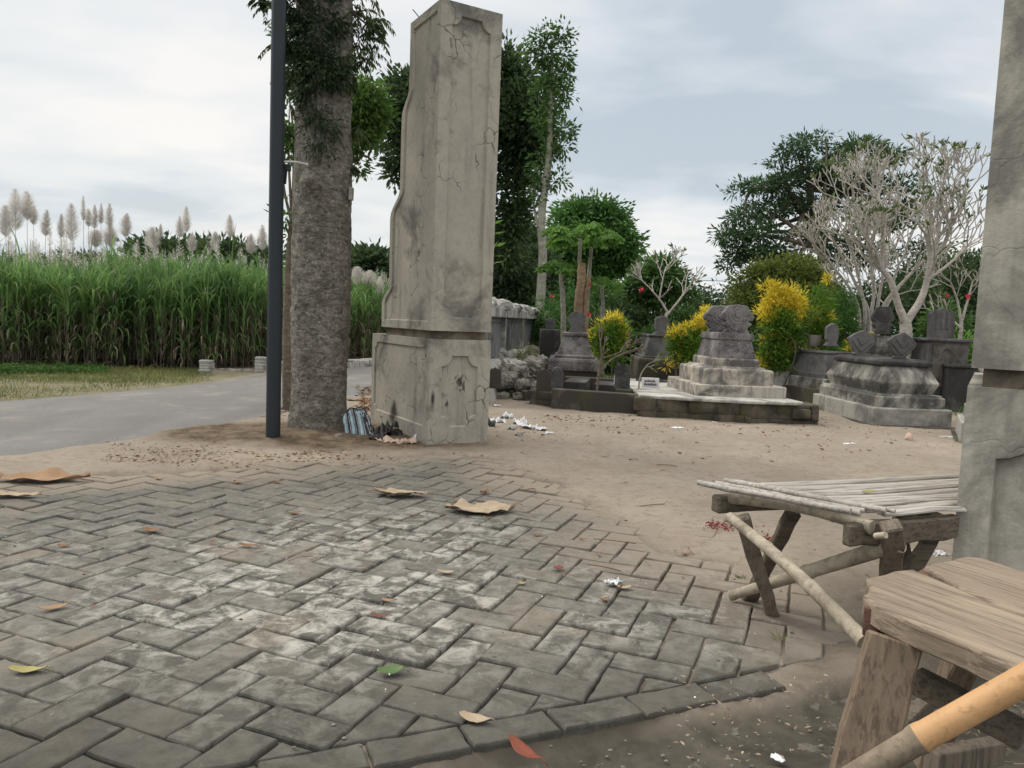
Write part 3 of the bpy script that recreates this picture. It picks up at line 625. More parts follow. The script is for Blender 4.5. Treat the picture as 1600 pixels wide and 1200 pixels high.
def headstone(shape, base, w, h, th, ang, lean, mats, parent=None, name='headstone', relief=None, leanside=0):
    T0 = frame((0,0,0), ang); cl, sl = math.cos(R(lean)), math.sin(R(lean)); c2, s2 = math.cos(R(leanside)), math.sin(R(leanside))
    def T(v):
        v = np.asarray(v, float).reshape(-1,3); x, y, z = v[:,0], v[:,1], v[:,2]
        x, z = x*c2+z*s2, -x*s2+z*c2; y, z = y*cl+z*sl, -y*sl+z*cl; return T0(np.stack([x,y,z], -1))+np.array(base)
    mb = MB(); O = [(x*w, z*h) for x, z in shape]; prism(mb, O, th, T)
    if relief == 'disc':
        for rr, d in ((.30,.02),(.21,.035),(.11,.05)):
            ol = [(math.cos(a)*rr*w, h*.66+math.sin(a)*rr*w) for a in np.linspace(0, 2*math.pi, 20, endpoint=False)]; prism(mb, ol, d, T, 0, -th/2)
        ol = [(-.12*w,.1*h),(0,.4*h),(.12*w,.1*h)]; prism(mb, ol, .02, T, 0, -th/2)
    if relief == 'v':
        for k in (0, 1):
            a, b = .30-.14*k, .055
            for sg in (-1, 1):
                ol = [(0,(.22+.24*k)*h),(sg*a*w*1.15,(.60+.14*k)*h),(sg*(a*1.15+.05)*w,(.55+.14*k)*h),(0,(.22+.24*k-.09)*h)]
                if sg > 0: ol = ol[::-1]
                prism(mb, ol, .022, T, 0, -th/2)
        ol = [(x*w*.9, .04*h+z*h*.92) for x, z in shape]
    if relief == 'ribs':
        for xx in (-.2,0,.2): prism(mb, [((xx-.05)*w,.3*h),((xx+.05)*w,.3*h),((xx+.05)*w,.85*h),((xx-.05)*w,.85*h)], .02, T, 0, -th/2)
    if relief == 'frame':
        O2 = np.array(inset([tuple(p) for p in O], w*.10)); strip_along(mb, [tuple(p) for p in O2], T, .018, .010, y=-th/2)
    return mb.build(name, mats, parent, base=base if parent is None else None, bevel=.006, seg=1)
def lvl(cx_, cy_, *rows): return [(z, cx_-hx, cx_+hx, cy_-hy, cy_+hy) for z, hx, hy in rows]

def tomb_part(root, name, T, rows, mat, cx_=0, cy_=0, bevel=.012): mb = MB(); stack(mb, lvl(cx_, cy_, *rows), T); return mb.build(name, mat, root, bevel=bevel)

# raised terrace and its stone retaining wall
def rough_wall(name, label, cat, pts, h, th, mat, course=.11, seed=1, tagit=True, group=None):
    mb = MB(); rs = np.random.default_rng(seed)
    P = [np.array(p, float) for p in pts]
    for a, b in zip(P[:-1], P[1:]):
        L_ = np.linalg.norm(b-a); ang = math.degrees(math.atan2(b[1]-a[1], b[0]-a[0])); T = frame((a[0],a[1],0), ang); z = -.06; row = 0
        while z < h-.01:
            hh = min(course*rs.uniform(.75, 1.3), h-z); 
            if h-z-hh < .04: hh = h-z
            x = -rs.uniform(0, .1)
            while x < L_:
                w_ = rs.uniform(.18, .42); x1 = min(x+w_, L_+.02)
                blob(mb, T([((x+x1)/2, th/2, z+hh/2)])[0], ((x1-x)/2*1.07, th/2*rs.uniform(.93,1.08), hh/2*1.1), seed=int(rs.integers(999)), n=9, amp=.09, box_=.84, T=frame((0,0,0), ang+rs.normal(0,2)))
                x = x1
            z += hh; row += 1
    o = mb.build(name, mat)
    return tag(o, label, cat, group) if tagit else o
rough_wall('stone_wall', 'low mossy stone retaining wall under the pale stepped tomb', 'wall', [(1.42,8.12),(2.5,7.98),(3.26,8.06)], .215, .3, MT['stone_wall'], seed=4)
mb = MB(); slab(mb, [(1.38,8.13),(1.62,8.09),(1.9,8.03),(2.2,8.00),(2.5,7.965),(2.8,7.985),(3.02,8.01),(3.12,8.10),(3.08,8.6),(3.05,10.6),(1.5,10.6)], .212, .245); ter = mb.build('cemetery_terrace', MT['whitewash'], bevel=.01); struct(ter)
rough_wall('stone_wall', 'crumbling end of stone wall beside the big cream and black tomb', 'wall', [(3.18,8.1),(3.3,8.9),(3.35,10.0)], .17, .2, MT['stone_wall'], seed=9)

# C pale stepped tomb with twin round markers
oC = np.array([2.02, 8.36, .245]); TC = frame(oC, 3)
rt = thing('tomb', 'tall pale grey stepped tomb with two dark round headstones on the white terrace', 'tomb', oC+[.55,.6,0], 'stepped concrete tombs')
W_, L2 = 1.02, 1.45
tomb_part(rt, 'plinth', TC, [(-.02,.51,.62),(.125,.51,.62)], MT['tomb_pale'], .51, .60)
tomb_part(rt, 'lower_step', TC, [(.11,.395,.52),(.285,.395,.52),(.30,.375,.50),(.30,.33,.46),(.325,.30,.44)], MT['tomb_pale'], .51, .60)
tomb_part(rt, 'middle_step', TC, [(.31,.265,.41),(.40,.265,.41),(.415,.25,.40)], MT['tomb_pale'], .51, .60)
tomb_part(rt, 'body', TC, [(.40,.235,.38),(.62,.185,.33),(.625,.205,.345),(.665,.205,.345),(.70,.195,.34)], MT['tomb_speck'], .51, .60)
for (yy, wx, le, ls) in ((.34,.30,2,0),(.86,.28,-3,-2)): headstone(roundstone(), TC([(.53 if yy < .5 else .50, yy, .69)])[0], .38, .335, .08, 3, le, MT['tomb_speck'], rt, relief='disc', leanside=ls)

# A speckled tomb
oA = D(897, 588, 11.2); oA[2] = 0; TA = frame(oA, -4)
rt = thing('tomb', 'speckled dark tomb with one broad headstone, left of the small croton bush', 'tomb', oA, 'stepped concrete tombs')
tomb_part(rt, 'base_course', TA, [(-.05,.37,.55),(.30,.37,.55)], MT['tomb_brown'], 0, .5)
tomb_part(rt, 'slab_step', TA, [(.28,.40,.58),(.42,.39,.57),(.46,.37,.55)], MT['tomb_speck'], 0, .5)
tomb_part(rt, 'body', TA, [(.44,.30,.48),(.50,.30,.48),(.51,.27,.45),(.78,.175,.35),(.79,.20,.37),(.84,.20,.37)], MT['tomb_speck'], 0, .5)
headstone(crownstone(), TA([(0,.3,.83)])[0], .25, .33, .07, -4, 0, MT['tomb_dark'], rt, relief=None)
headstone(crownstone(), TA([(.02,.75,.83)])[0], .25, .32, .07, -4, 0, MT['tomb_dark'], rt)
# small slanting grave marker on A side and dark square tomb behind-left
oS = D(858, 560, 12.4); oS[2] = 0
rt = thing('tomb', 'plain dark square tomb with a small marker, next to the end of the panel fence', 'tomb', oS); T = frame(oS, 0)
tomb_part(rt, 'body', T, [(-.02,.15,.4),(.86,.15,.4)], MT['tomb_black'], 0, .3); headstone(slabstone(), T([(0,.1,.85)])[0], .17, .2, .06, 0, 0, MT['tomb_black'], rt)
# B dark tomb
oB = D(1034, 595, 11.4); oB[2] = 0; TB = frame(oB, -3)
rt = thing('tomb', 'charcoal grey tapered tomb with twin stepped headstones on a brown block base', 'tomb', oB, 'stepped concrete tombs')
tomb_part(rt, 'base_block', TB, [(-.05,.37,.62),(.47,.37,.62),(.50,.36,.61)], MT['tomb_brown'], 0, .58)
tomb_part(rt, 'slab_step', TB, [(.49,.30,.55),(.535,.30,.55)], MT['tomb_dark'], 0, .58)
tomb_part(rt, 'body', TB, [(.53,.27,.5),(.82,.19,.4),(.825,.21,.42),(.855,.21,.42)], MT['tomb_dark'], 0, .58)
headstone(steppedstone(), TB([(.0,.28,.85)])[0], .30, .30, .07, -3, 0, MT['tomb_dark'], rt, relief=None)
headstone(steppedstone(), TB([(.05,.85,.85)])[0], .28, .30, .07, -3, 0, MT['tomb_dark'], rt)
# D dark tomb with two stepped stones
oD = D(1292, 598, 9.9); oD[2] = .09; TD = frame(oD, 18)
rt = thing('tomb', 'dark grey sloping tomb with two small stepped headstones right of the tall croton', 'tomb', oD, 'stepped concrete tombs')
tomb_part(rt, 'base_block', TD, [(-.08,.42,.80),(.16,.42,.80)], MT['tomb_brown'], .32, .70)
tomb_part(rt, 'lower_step', TD, [(.15,.37,.74),(.29,.37,.74),(.30,.36,.73)], MT['tomb_white'], .32, .70)
tomb_part(rt, 'body', TD, [(.29,.34,.68),(.36,.34,.68),(.37,.33,.67),(.62,.25,.58),(.625,.27,.60),(.65,.27,.60)], MT['tomb_dark'], .32, .70)
headstone(steppedstone(), D(1298, 541, 10.15), .24, .31, .07, 14, 0, MT['tomb_dark'], rt); headstone(steppedstone(), D(1247, 541, 10.75), .24, .26, .07, 14, 0, MT['tomb_dark'], rt)
fp = MB(); c = D(1273, 541, 10.3); tube(fp, [c, c+[0,0,.02], c+[0,0,.13], c+[0,0,.15]], [.05,.065,.08,.085], 10); tag(fp.build('flower_pot', MT['rubble']), 'small grey pot between the two stepped headstones of the dark grey tomb', 'pot')
bk = MB(); oo = D(1215, 572, 10.6); beam(bk, oo-[.13,0,.32], oo+[.13,.02,-.32], .2, .5, bumps=.004); tag(bk.build('stone_block', MT['grey_block'], bevel=.01), 'short brick-like grey block at the left end of the dark grey tomb', 'stone block')

# E large cream and black tomb
def big_tomb(oE, ang, label, w=.87, l=1.62, cap='tomb_black'):
    T = frame(oE, ang); cx_, cy_ = w/2, l/2; hw, hl = w/2, l/2
    rt = thing('tomb', label, 'tomb', T([(cx_, cy_, 0)])[0], 'large tombs with flared bodies')
    tomb_part(rt, 'footing', T, [(-.10,hw+.05,hl+.05),(.02,hw+.04,hl+.04)], MT['tomb_brown'], cx_, cy_)
    tomb_part(rt, 'base_block', T, [(.0,hw,hl),(.205,hw,hl)], MT['grey_block'], cx_, cy_, .015)
    tomb_part(rt, 'lower_step', T, [(.19,hw-.055,hl-.06),(.32,hw-.055,hl-.06),(.325,hw-.075,hl-.08),(.35,hw-.08,hl-.085)], MT['tomb_white'], cx_, cy_)
    tomb_part(rt, 'body', T, [(.34,hw-.14,hl-.16),(.36,hw-.14,hl-.16),(.46,hw-.105,hl-.12),(.475,hw-.10,hl-.115),(.60,hw-.16,hl-.19),(.665,hw-.185,hl-.23)], MT['tomb_white'], cx_, cy_)
    tomb_part(rt, 'cap_slab', T, [(.655,hw-.15,hl-.19),(.70,hw-.145,hl-.185),(.715,hw-.17,hl-.21),(.73,hw-.2,hl-.25)], MT[cap], cx_, cy_)
    return rt, T
rE, TE = big_tomb((3.93,8.22,0), 1, 'large cream and black stained tomb with two leaning V-carved headstones')
headstone(tulipstone(), TE([(.42,.36,.725)])[0], .32, .31, .075, -4, 3, MT['tomb_dark'], rE, relief='v', leanside=5)
headstone(tulipstone(), TE([(.33,1.15,.725)])[0], .32, .32, .075, -4, 3, MT['tomb_dark'], rE, relief='v', leanside=8)
rG, TG = big_tomb((4.25,7.15,0), -28, 'pale flared tomb mostly hidden behind the right gate pillar', l=.95, cap='tomb_pale')
# F tall chest tomb with pebble dash panel and brick flank
oF = D(1478, 602, 10.2); oF[2] = 0; TF = frame(oF, -4)
rt = thing('tomb', 'tall dark chest tomb with pebble dash end and one tall ribbed headstone', 'tomb', oF)
tomb_part(rt, 'base_course', TF, [(-.05,.42,.6),(.22,.42,.6)], MT['tomb_black'], .05, .55)
tomb_part(rt, 'chest', TF, [(.2,.26,.5),(.93,.26,.5),(.935,.30,.54),(.975,.30,.54)], MT['tomb_dark'], 0, .5)
mb = MB(); box(mb, -.21, .21, -.012, .02, .32, .90, TF); mb.build('pebble_panel', MT['pebble'], rt)
headstone(slabstone(), TF([(-.06,.15,.97)])[0], .36, .42, .09, -4, 0, MT['tomb_dark'], rt, relief='ribs', leanside=-1)
wl = MB(); TT = frame(oF+np.array([-.92,.75,0]), -14)
for r_ in range(9):
    x = -.02 if r_%2 else -.16
    while x < .66: x1 = min(x+.28, .68); box(wl, max(x, 0)+.004, x1-.004, 0, .12, .22+r_*.085, .30+r_*.085, TT); x += .28
box(wl, .0, .68, .01, .11, -.02, .97, TT); o_ = wl.build('brick_tomb_wall', MT['tomb_white'], bevel=.004, seg=1); tag(o_, 'pale block wall of the raised grave behind the large cream tomb', 'tomb wall')
hs = headstone(roundstone(), D(1377, 522, 10.9), .31, .40, .08, -4, 0, MT['tomb_dark'], None, relief='disc'); tag(hs, 'dark round headstone with a disc relief, behind the large cream tomb', 'headstone')
lw = MB(); c = D(1530, 602, 10.0); c[2] = 0; T = frame(c, -4); box(lw, -.4, 1.3, 0, .5, -.02, .60, T); box(lw, -.42, 1.32, -.03, .53, .60, .64, T); tag(lw.build('grave_kerb', MT['tomb_black'], bevel=.01), 'long low dark grave slab running behind the right gate pillar', 'grave kerb')
fl = MB(); blob(fl, D(1362, 521, 10.6), (.035,.03,.025), 5, 6, .4); tag(fl.build('wilted_flower', MT['leaf_yellow']), 'pale wilted flower at the foot of the round disc headstone', 'flower')
# enclosure in front of tomb A
def lowslab(px0, px1, Y0, Y1, z0, z1, mat, name, label, cat, th=.1, group=None):
    a, b = D(px0, 600, Y0), D(px1, 600, Y1); T = frame((a[0],a[1],0), math.degrees(math.atan2(b[1]-a[1], b[0]-a[0]))); L_ = np.linalg.norm((b-a)[:2])
    mb = MB(); n = 8
    for q in range(1): stack(mb, [(z0,0,L_,0,th),(z1-.012,0,L_,0,th),(z1,.004,L_-.004,.006,th-.006)], T)
    return tag(mb.build(name, mat, bevel=.008), label, cat, group)
lowslab(862, 1012, 8.62, 8.28, -.08, .235, MT['tomb_brown'], 'enclosure_wall', 'low brown concrete wall edging the graves nearest the left gate pillar', 'low wall', .12)
lowslab(1006, 1092, 8.30, 8.12, -.08, .20, MT['tomb_brown'], 'enclosure_wall', 'broken end of the low brown wall where it meets the stone wall', 'low wall', .16)
lowslab(880, 915, 9.3, 9.25, -.05, .27, MT['tomb_black'], 'grave_kerb', 'short black grave kerb left of the pale gap in the enclosure', 'grave kerb', .7)
lowslab(928, 968, 9.1, 9.05, -.05, .265, MT['tomb_black'], 'grave_kerb', 'black grave kerb just right of the pale gap in the enclosure', 'grave kerb', .6)
lowslab(962, 1022, 8.9, 8.8, -.05, .235, MT['tomb_brown'], 'grave_kerb', 'brown sloping grave kerb in front of the name plaque', 'grave kerb', .3)
lowslab(882, 968, 10.0, 9.9, -.05, .28, MT['tomb_brown'], 'grave_kerb', 'long thin grave kerb at the foot of the speckled tomb', 'grave kerb', .12)
lowslab(993, 1068, 10.2, 10.1, -.05, .27, MT['tomb_black'], 'grave_kerb', 'thin dark grave kerb at the foot of the charcoal tomb', 'grave kerb', .12)
fl = MB(); a = D(985,590,10); slab(fl, [(a[0]-.5,9.2),(a[0]+.1,9.2),(a[0]+.1,10.6),(a[0]-.4,10.6)], .0, .17); struct(fl.build('tiled_floor', MT['whitewash']))
# name plaque
a = D(1016, 602, 9.2); T = frame(a, -4); rt = thing('name_plaque', 'small white grave plaque with a dark lettered band', 'plaque', a)
mb = MB(); box(mb, -.105, .105, 0, .03, -.07, .09, T); mb.build('plaque_board', MT['tile_white'], rt, bevel=.004)
mb = MB()
for r_, (x0, x1) in enumerate(((-.07,.06),(-.075,.075))):
    x = x0
    while x < x1: w_ = rng.uniform(.008, .02); box(mb, x, min(x+w_, x1), -.004, .001, .038-r_*.04, .062-r_*.04+rng.uniform(-.004,.004), T); x += w_+.005
mb.build('lettering', MT['ink'], rt)
mb = MB(); a2_ = D(967, 600, 9.3); T = frame(a2_, -4); box(mb, -.06, .12, 0, .03, -.1, .1, T); tag(mb.build('white_tile_panel', MT['tile_white'], bevel=.003), 'white tiled panel behind the small black headstone in the enclosure', 'tile panel')
# small free standing headstones
for (px, py, Y_, w_, h_, sh, label, mat) in ((849,612,8.9,.19,.33,slabstone(),'small brown headstone with a pale scalloped top edge','tomb_brown'),(869,612,9.15,.21,.36,steppedstone(),'second small grey headstone, behind the scalloped one','tomb_dark'),
        (972,603,9.0,.20,.32,slabstone(),'small black headstone in the middle of the enclosure','tomb_black'),(773,600,8.9,.16,.25,slabstone(),'little brown headstone half hidden by the left gate pillar','tomb_brown'),
        (1004,556,15.5,.34,.52,crownstone(),'distant grey headstone between the croton bush and the charcoal tomb','tomb_dark'),(1189,538,14.5,.26,.42,steppedstone(),'distant grey marker just right of the pale stepped tomb','tomb_dark')):
    b_ = D(px, py, Y_); tag(headstone(sh, b_-[0,0,.05], w_, h_, .06, rng.uniform(-10, 6), rng.uniform(-3,3), MT[mat]), label, 'headstone')
hs = MB(); c = D(845, 608, 8.95); 
for (px, py, Y_, sx, sy, sz, label) in ((822,607,9.6,.16,.3,.10,'low flat grave slab beside the rubble'),(832,600,10.3,.2,.3,.12,'flat dark slab nearer the panel fence')):
    b_ = D(px, py, Y_); T = frame((b_[0], b_[1], 0), rng.uniform(10, 25)); mb = MB(); stack(mb, [(-.1,-sx,sx,-sy,sy),(b_[2]-.01,-sx,sx,-sy,sy),(b_[2],-sx+.01,sx-.01,-sy+.01,sy-.01)], T); tag(mb.build('grave_slab', MT['tomb_brown'], bevel=.01), label, 'grave slab')
rough_wall('broken_kerb', 'broken lump of old kerb at the left end of the enclosure wall', 'kerb', [tuple(D(828,630,8.95)[:2]), tuple(D(866,630,8.72)[:2])], .17, .2, MT['tomb_brown'], seed=31)
for (px, py, Y_, s_, label) in ((1068,545,17,.35,'pale far tomb seen between the croton bushes'),):
    b_ = D(px, py, Y_); b_[2] = 0; rt = thing('tomb', label, 'tomb', b_); T = frame(b_, 5)
    tomb_part(rt, 'base_block', T, [(-.02,.6,.7),(.35,.6,.7)], MT['tomb_white']); tomb_part(rt, 'body', T, [(.34,.4,.5),(.62,.32,.42)], MT['tomb_pale'])

# rubble by the fence
spots = [(783,572,11.,.16,'tilted grey boulder behind the little brown headstone'),(800,578,10.4,.17,'round pale boulder in the rubble beside the panel fence'),(812,583,10.2,.13,'brown cracked boulder right of the round pale one'),
    (829,572,10.8,.155,'white splotched boulder in the middle of the rubble heap'),(806,560,11.6,.15,'dark slanted stone leaning on the fence footing'),(843,568,11.3,.13,'grey stone at the right end of the rubble heap'),
    (790,594,9.6,.12,'brown stone low in the rubble near the headstone'),(775,555,11.9,.14,'flat stone against the fence foot'),(818,602,9.5,.10,'small stone in front of the flat grave slab'),(836,554,12.4,.12,'small far stone under the last fence post')]
for k, (px, py, Y_, r_, label) in enumerate(spots):
    b_ = D(px, py, Y_); mb = MB(); blob(mb, b_, (r_*rng.uniform(.9,1.25), r_, r_*rng.uniform(.7,.95)), seed=k+3, n=12, amp=.5, box_=.25, T=frame((0,0,0), rng.uniform(0,180)), smooth=False)
    m_ = MT['rubble'] if k%3 != 1 else MT['grey_block']; tag(mb.build('rubble_stone', m_), label, 'stone', 'rubble stones by the fence')
mb = MB()
for k in range(90):
    px, py = rng.uniform(770, 850), rng.uniform(560, 615); b_ = D(px, py, 9.2+ (615-py)*.055); blob(mb, b_+[0,.08,-.06], rng.uniform(.02,.08)*np.array([1.2,1,.8]), seed=k, n=5, amp=.5, box_=.2, smooth=False)
stuff(mb.build('rubble_heap', MT['rubble']), 'loose small broken stones heaped below the panel fence', 'rubble')
mb = MB(); V = []
for Yk, a_, zt in ((8.9,740,.30),(11.5,776,.42),(14.5,818,.40),(19,846,.36)): pass
# precast panel fence
f0 = D(780, 555, 12.0)[:2]; fd = unit(np.array([.1025, 1.])); sp_ = 3.1; fa = math.degrees(math.atan2(fd[1], fd[0])); FZ0, FZ1 = .43, 1.09
rt = thing('panel_fence', 'grey concrete panel fence with pale posts and rubble along its top', 'fence', (f0[0], f0[1], 0)); TFn = frame((f0[0], f0[1], 0), fa)
for k in range(-1, 5):
    mb = MB(); box(mb, k*sp_-.07, k*sp_+.07, -.09, .075, FZ0-.02, FZ1+.02, TFn); mb.build('fence_post', MT['fence_post'], rt, bevel=.01)
    if k < 4: mb = MB(); box(mb, k*sp_+.068, (k+1)*sp_-.068, -.03, .03, FZ0-.02, FZ1-.12, TFn); box(mb, k*sp_+.068, (k+1)*sp_-.068, -.05, .04, FZ1-.14, FZ1-.06, TFn); mb.build('fence_panel', MT['fence_panel'], rt)
mb = MB(); stack(mb, [(-.1,-sp_-.1,4*sp_+.1,-.34,.2),(FZ0-.12,-sp_-.1,4*sp_+.1,-.22,.16),(FZ0,-sp_-.1,4*sp_+.1,-.13,.13)], TFn); mb.build('footing', MT['grey_block'], rt, bevel=.01)
mb = MB(); box(mb, -sp_-.1, 4*sp_+.1, -.12, .1, FZ1-.07, FZ1+.09, TFn); mb.build('coping', MT['fence_post'], rt, bevel=.015)
mb = MB()
for k in range(110):
    x = rng.uniform(-sp_, 4*sp_); b_ = TFn([(x, rng.uniform(-.08,.06), FZ1+.09+rng.uniform(0,.04))])[0]; blob(mb, b_, rng.uniform(.05,.13)*np.array([1.3,.9,.7]), seed=k, n=6, amp=.55, box_=.25, smooth=False, T=frame((0,0,0), fa+rng.uniform(-40,40)))
mb.build('rubble_coping', MT['fence_post'], rt)['kind'] = 'stuff'
# ================================================================== TREES, SHRUBS
def clusters(mb, blobs, n_cl, per, Ls, Ws, spread, mat=0, surf=.55, droop=.25, flat=1., up=0., rs=rng):
    "leaf clusters scattered through ellipsoids; blobs = [(centre, (rx,ry,rz))]; weights by volume^(2/3)"
    w = np.array([np.prod(np.array(r, float)*np.ones(3))**(.62) for c, r in blobs]); w /= w.sum(); idx = rs.choice(len(blobs), n_cl, p=w)
    C = np.array([b[0] for b in blobs], float)[idx]; Rr = np.array([np.array(b[1], float)*np.ones(3) for b in blobs])[idx]
    d = rs.normal(size=(n_cl,3)); d /= np.linalg.norm(d, axis=1)[:,None]; rad = rs.uniform(0, 1, n_cl)**(.33 if surf < .5 else .22)
    cc = C+d*Rr*rad[:,None]*(1+np.clip(rs.normal(0, .08, n_cl), -.2, .12))[:,None]
    K = rs.poisson(per, n_cl)+2; I = np.repeat(np.arange(n_cl), K); n = len(I); sp3 = spread*np.array([1,1,flat])
    off = np.clip(rs.normal(size=(n,3)), -1.7, 1.7); P = cc[I]+off*sp3*rs.uniform(.5, 1.4, n_cl)[I][:,None]
    Dr = off*.8+d[I]*.5+rs.normal(0, .35, (n,3)); Dr[:,2] += up-droop; leaf_quads(mb, P, Dr, Ls*rs.uniform(.6,1.3,n), Ws*rs.uniform(.7,1.2,n), mat)
    return cc
def pxblob(px, py, rpx, Y, ry=None, rz=None, dy=0.):
    k = Y/FPX; c = D(px, py, Y)+[0,dy,0]; return (c, (rpx*k, (ry or rpx)*k, (rz or rpx)*k))
def limbs_to(mb, start, targets, r0, mat=0, wob=.12, r1=.012, n=7, cap=False):
    for t in targets:
        s_ = np.array(start, float); t = np.array(t, float); L_ = np.linalg.norm(t-s_); m_ = s_+(t-s_)*.5+rng.normal(0, L_*wob, 3)+[0,0,L_*.08]
        c = curve([s_, m_, t], 5); tube(mb, c, np.linspace(r0, r1, len(c)), n, mat, cap)
def wpath(pxs, Y): return [D(x, y, Y if not hasattr(Y, '__len__') else Y[k]) for k, (x, y) in enumerate(pxs)]
def grounded(path): p = [np.array(q) for q in path]; b = p[0].copy(); b[2] = -.08; return [b]+p if p[0][2] > .05 else p
# --- the big tree by the gate
def big_trunk():
    base = np.array([tree_c[0], tree_c[1], 0.]); root = thing('shade_tree', 'thick grey mottled tree trunk with ferny epiphytes between the black pole and the gate pillar', 'tree', base)
    axis_pts = [(498,690),(498.5,600),(501,500),(503,380),(505,250),(506,120),(507,0),(508,-120),(512,-260),(520,-420),(530,-640)]; A = np.array(wpath(axis_pts, 6.28)); A[0][2] = -.05
    rad_px = [43.5,42,45,44.5,43,42,41.5,41,40,38,34]; ax_c = curve(A, 26); m_ = len(ax_c); rr = np.interp(np.linspace(0, 1, m_), np.linspace(0, 1, len(A)), np.array(rad_px)*6.28/FPX)
    n = 72; th = np.linspace(0, 2*np.pi, n, endpoint=False); V = []
    for i in range(m_):
        z = ax_c[i][2]; w = fbm(np.cos(th)*2.2+z*1.6+20, np.sin(th)*2.2+z*.8+20, 5, 4)-.5; w2 = fbm(np.cos(th)*9+3, np.full(n, z*26.)+np.sin(th)*3+9, 8, 3)-.5; w3 = fbm(th*6+3, z*9+np.zeros(n), 18, 3)-.5
        flare = .035*math.exp(-max(z, 0)/.12); r_ = rr[i]*(1+.07*w)+.022*w2+.016*w3+flare*(1+.5*np.sin(th*4+1))
        da, dz = ((th-R(-92)+np.pi)%(2*np.pi)-np.pi)/.36, (z-D(502,285,6.1)[2])/.10; r_ = r_+.085*np.exp(-(da**2+dz**2))                            # burl
        rid = ((th-R(-88)+np.pi)%(2*np.pi)-np.pi)/.30; zz = np.clip((z-D(502,270,6.1)[2])/.1, 0, 1); r_ = r_+zz*.030*np.exp(-rid**2)*(1+.8*np.sin(th*38+z*3))  # hanging roots
        V.append(np.stack([ax_c[i][0]+np.cos(th)*r_, ax_c[i][1]+np.sin(th)*r_, np.full(n, z)+.004*w2], -1))
    V = np.concatenate(V); i = np.arange(m_-1)[:,None]*n; k = np.arange(n)[None,:]; k2 = (k+1)%n; mb = MB(); mb.add(V, np.stack([i+k, i+k2, i+n+k2, i+n+k], -1).reshape(-1,4), 0, True)
    tk = mb
    # epiphyte leaves clinging to the trunk
    mb = MB(); bl = [pxblob(x, y, r_, Y_) for x, y, r_, Y_ in ((470,20,26,6.06),(490,60,30,6.02),(470,105,20,6.05),(500,110,26,6.02),(525,120,18,6.08),(480,140,16,6.05),(455,60,16,6.15),(520,40,14,6.05),(505,-60,40,6.0),(465,-40,30,6.05))]
    clusters(mb, bl, 330, 20, .055, .016, .035, droop=.9, flat=1.1); bl = [pxblob(x, y, r_, Y_) for x, y, r_, Y_ in ((490,190,18,6.04),(515,200,14,6.05),(500,235,16,6.02),(478,165,12,6.08))]
    clusters(mb, bl, 60, 14, .05, .012, .03, droop=1.2); mb.build('epiphyte_leaves', MT['fol_fern'], root)
    # drooping sprays
    def spray(mb, c, R_, n_, L_, W_):
        for _ in range(n_):
            d = unit(rng.normal(size=3)*[1,1,.5]); p0 = np.array(c)+rng.normal(0, R_*.4, 3); L0 = R_*rng.uniform(.8, 1.5); pts = [p0+d*L0*t+np.array([0,0,-.55*L0*t*t]) for t in np.linspace(0, 1, 7)]
            P, Dd = [], []
            for q in range(1, 7):
                tg = unit(pts[q]-pts[q-1]); sd_ = unit(np.cross(tg, [0,0,1]))
                for sg in (-1, 1): P.append(pts[q]); Dd.append(tg*.55+sd_*sg*.6+[0,0,-.75])
            P.append(pts[-1]); Dd.append(tg+[0,0,-.6]); leaf_quads(mb, np.array(P), np.array(Dd), L_*rng.uniform(.7,1.2), W_)
    mb = MB()
    for x, y, Y_, R_, k in ((560,30,6.4,.13,26),(575,60,6.4,.12,20),(555,90,6.3,.12,22),(545,10,6.3,.14,26),(585,35,6.4,.10,14),(548,130,6.3,.08,12),(560,-40,6.4,.16,24),(450,20,6.1,.10,20),(440,70,6.1,.09,18),(418,6,6.2,.07,10),(405,2,6.2,.05,5),(452,120,6.2,.08,12),(450,165,6.2,.05,8),(446,200,6.2,.045,6),(560,200,6.35,.07,9),(556,240,6.35,.06,6),(552,262,6.3,.04,4)):
        spray(mb, D(x, y, Y_), R_, k, .062, .017)
    mb.build('hanging_leaves', MT['fol_droop'], root)
    mb = tk; top = A[-1]
    tg = [top+[rng.uniform(-2.4,2.4), rng.uniform(-1.4,2.8), rng.uniform(.6,2.2)] for _ in range(9)]; limbs_to(mb, top-[0,0,.05], tg, .10, r1=.02)
    limbs_to(mb, D(548,20,6.3), [D(x, y, Y_) for x, y, Y_ in ((575,15,6.4),(590,55,6.4),(560,85,6.35))], .012, r1=.003); limbs_to(mb, D(470,20,6.2), [D(410,4,6.2), D(440,60,6.1)], .010, r1=.003)
    mb.build('trunk', MT['bark_big'], root); mb = MB(); clusters(mb, [(t, (1.,1.,.6)) for t in tg]+[(top+[0,0,1.3], (1.6,1.4,.8))], 520, 16, .12, .05, .13, droop=.5); mb.build('crown', MT['fol_droop'], root)
    mb = MB(); c = D(549, 303, 6.22); beam(mb, c-[.003,0,.05], c+[.0,.0,.05], .03, .06, side=(1,0,0)); tag(mb.build('junction_box', MT['grey_block'], bevel=.004), 'small grey box fixed to the right side of the thick trunk', 'junction box')
big_trunk()
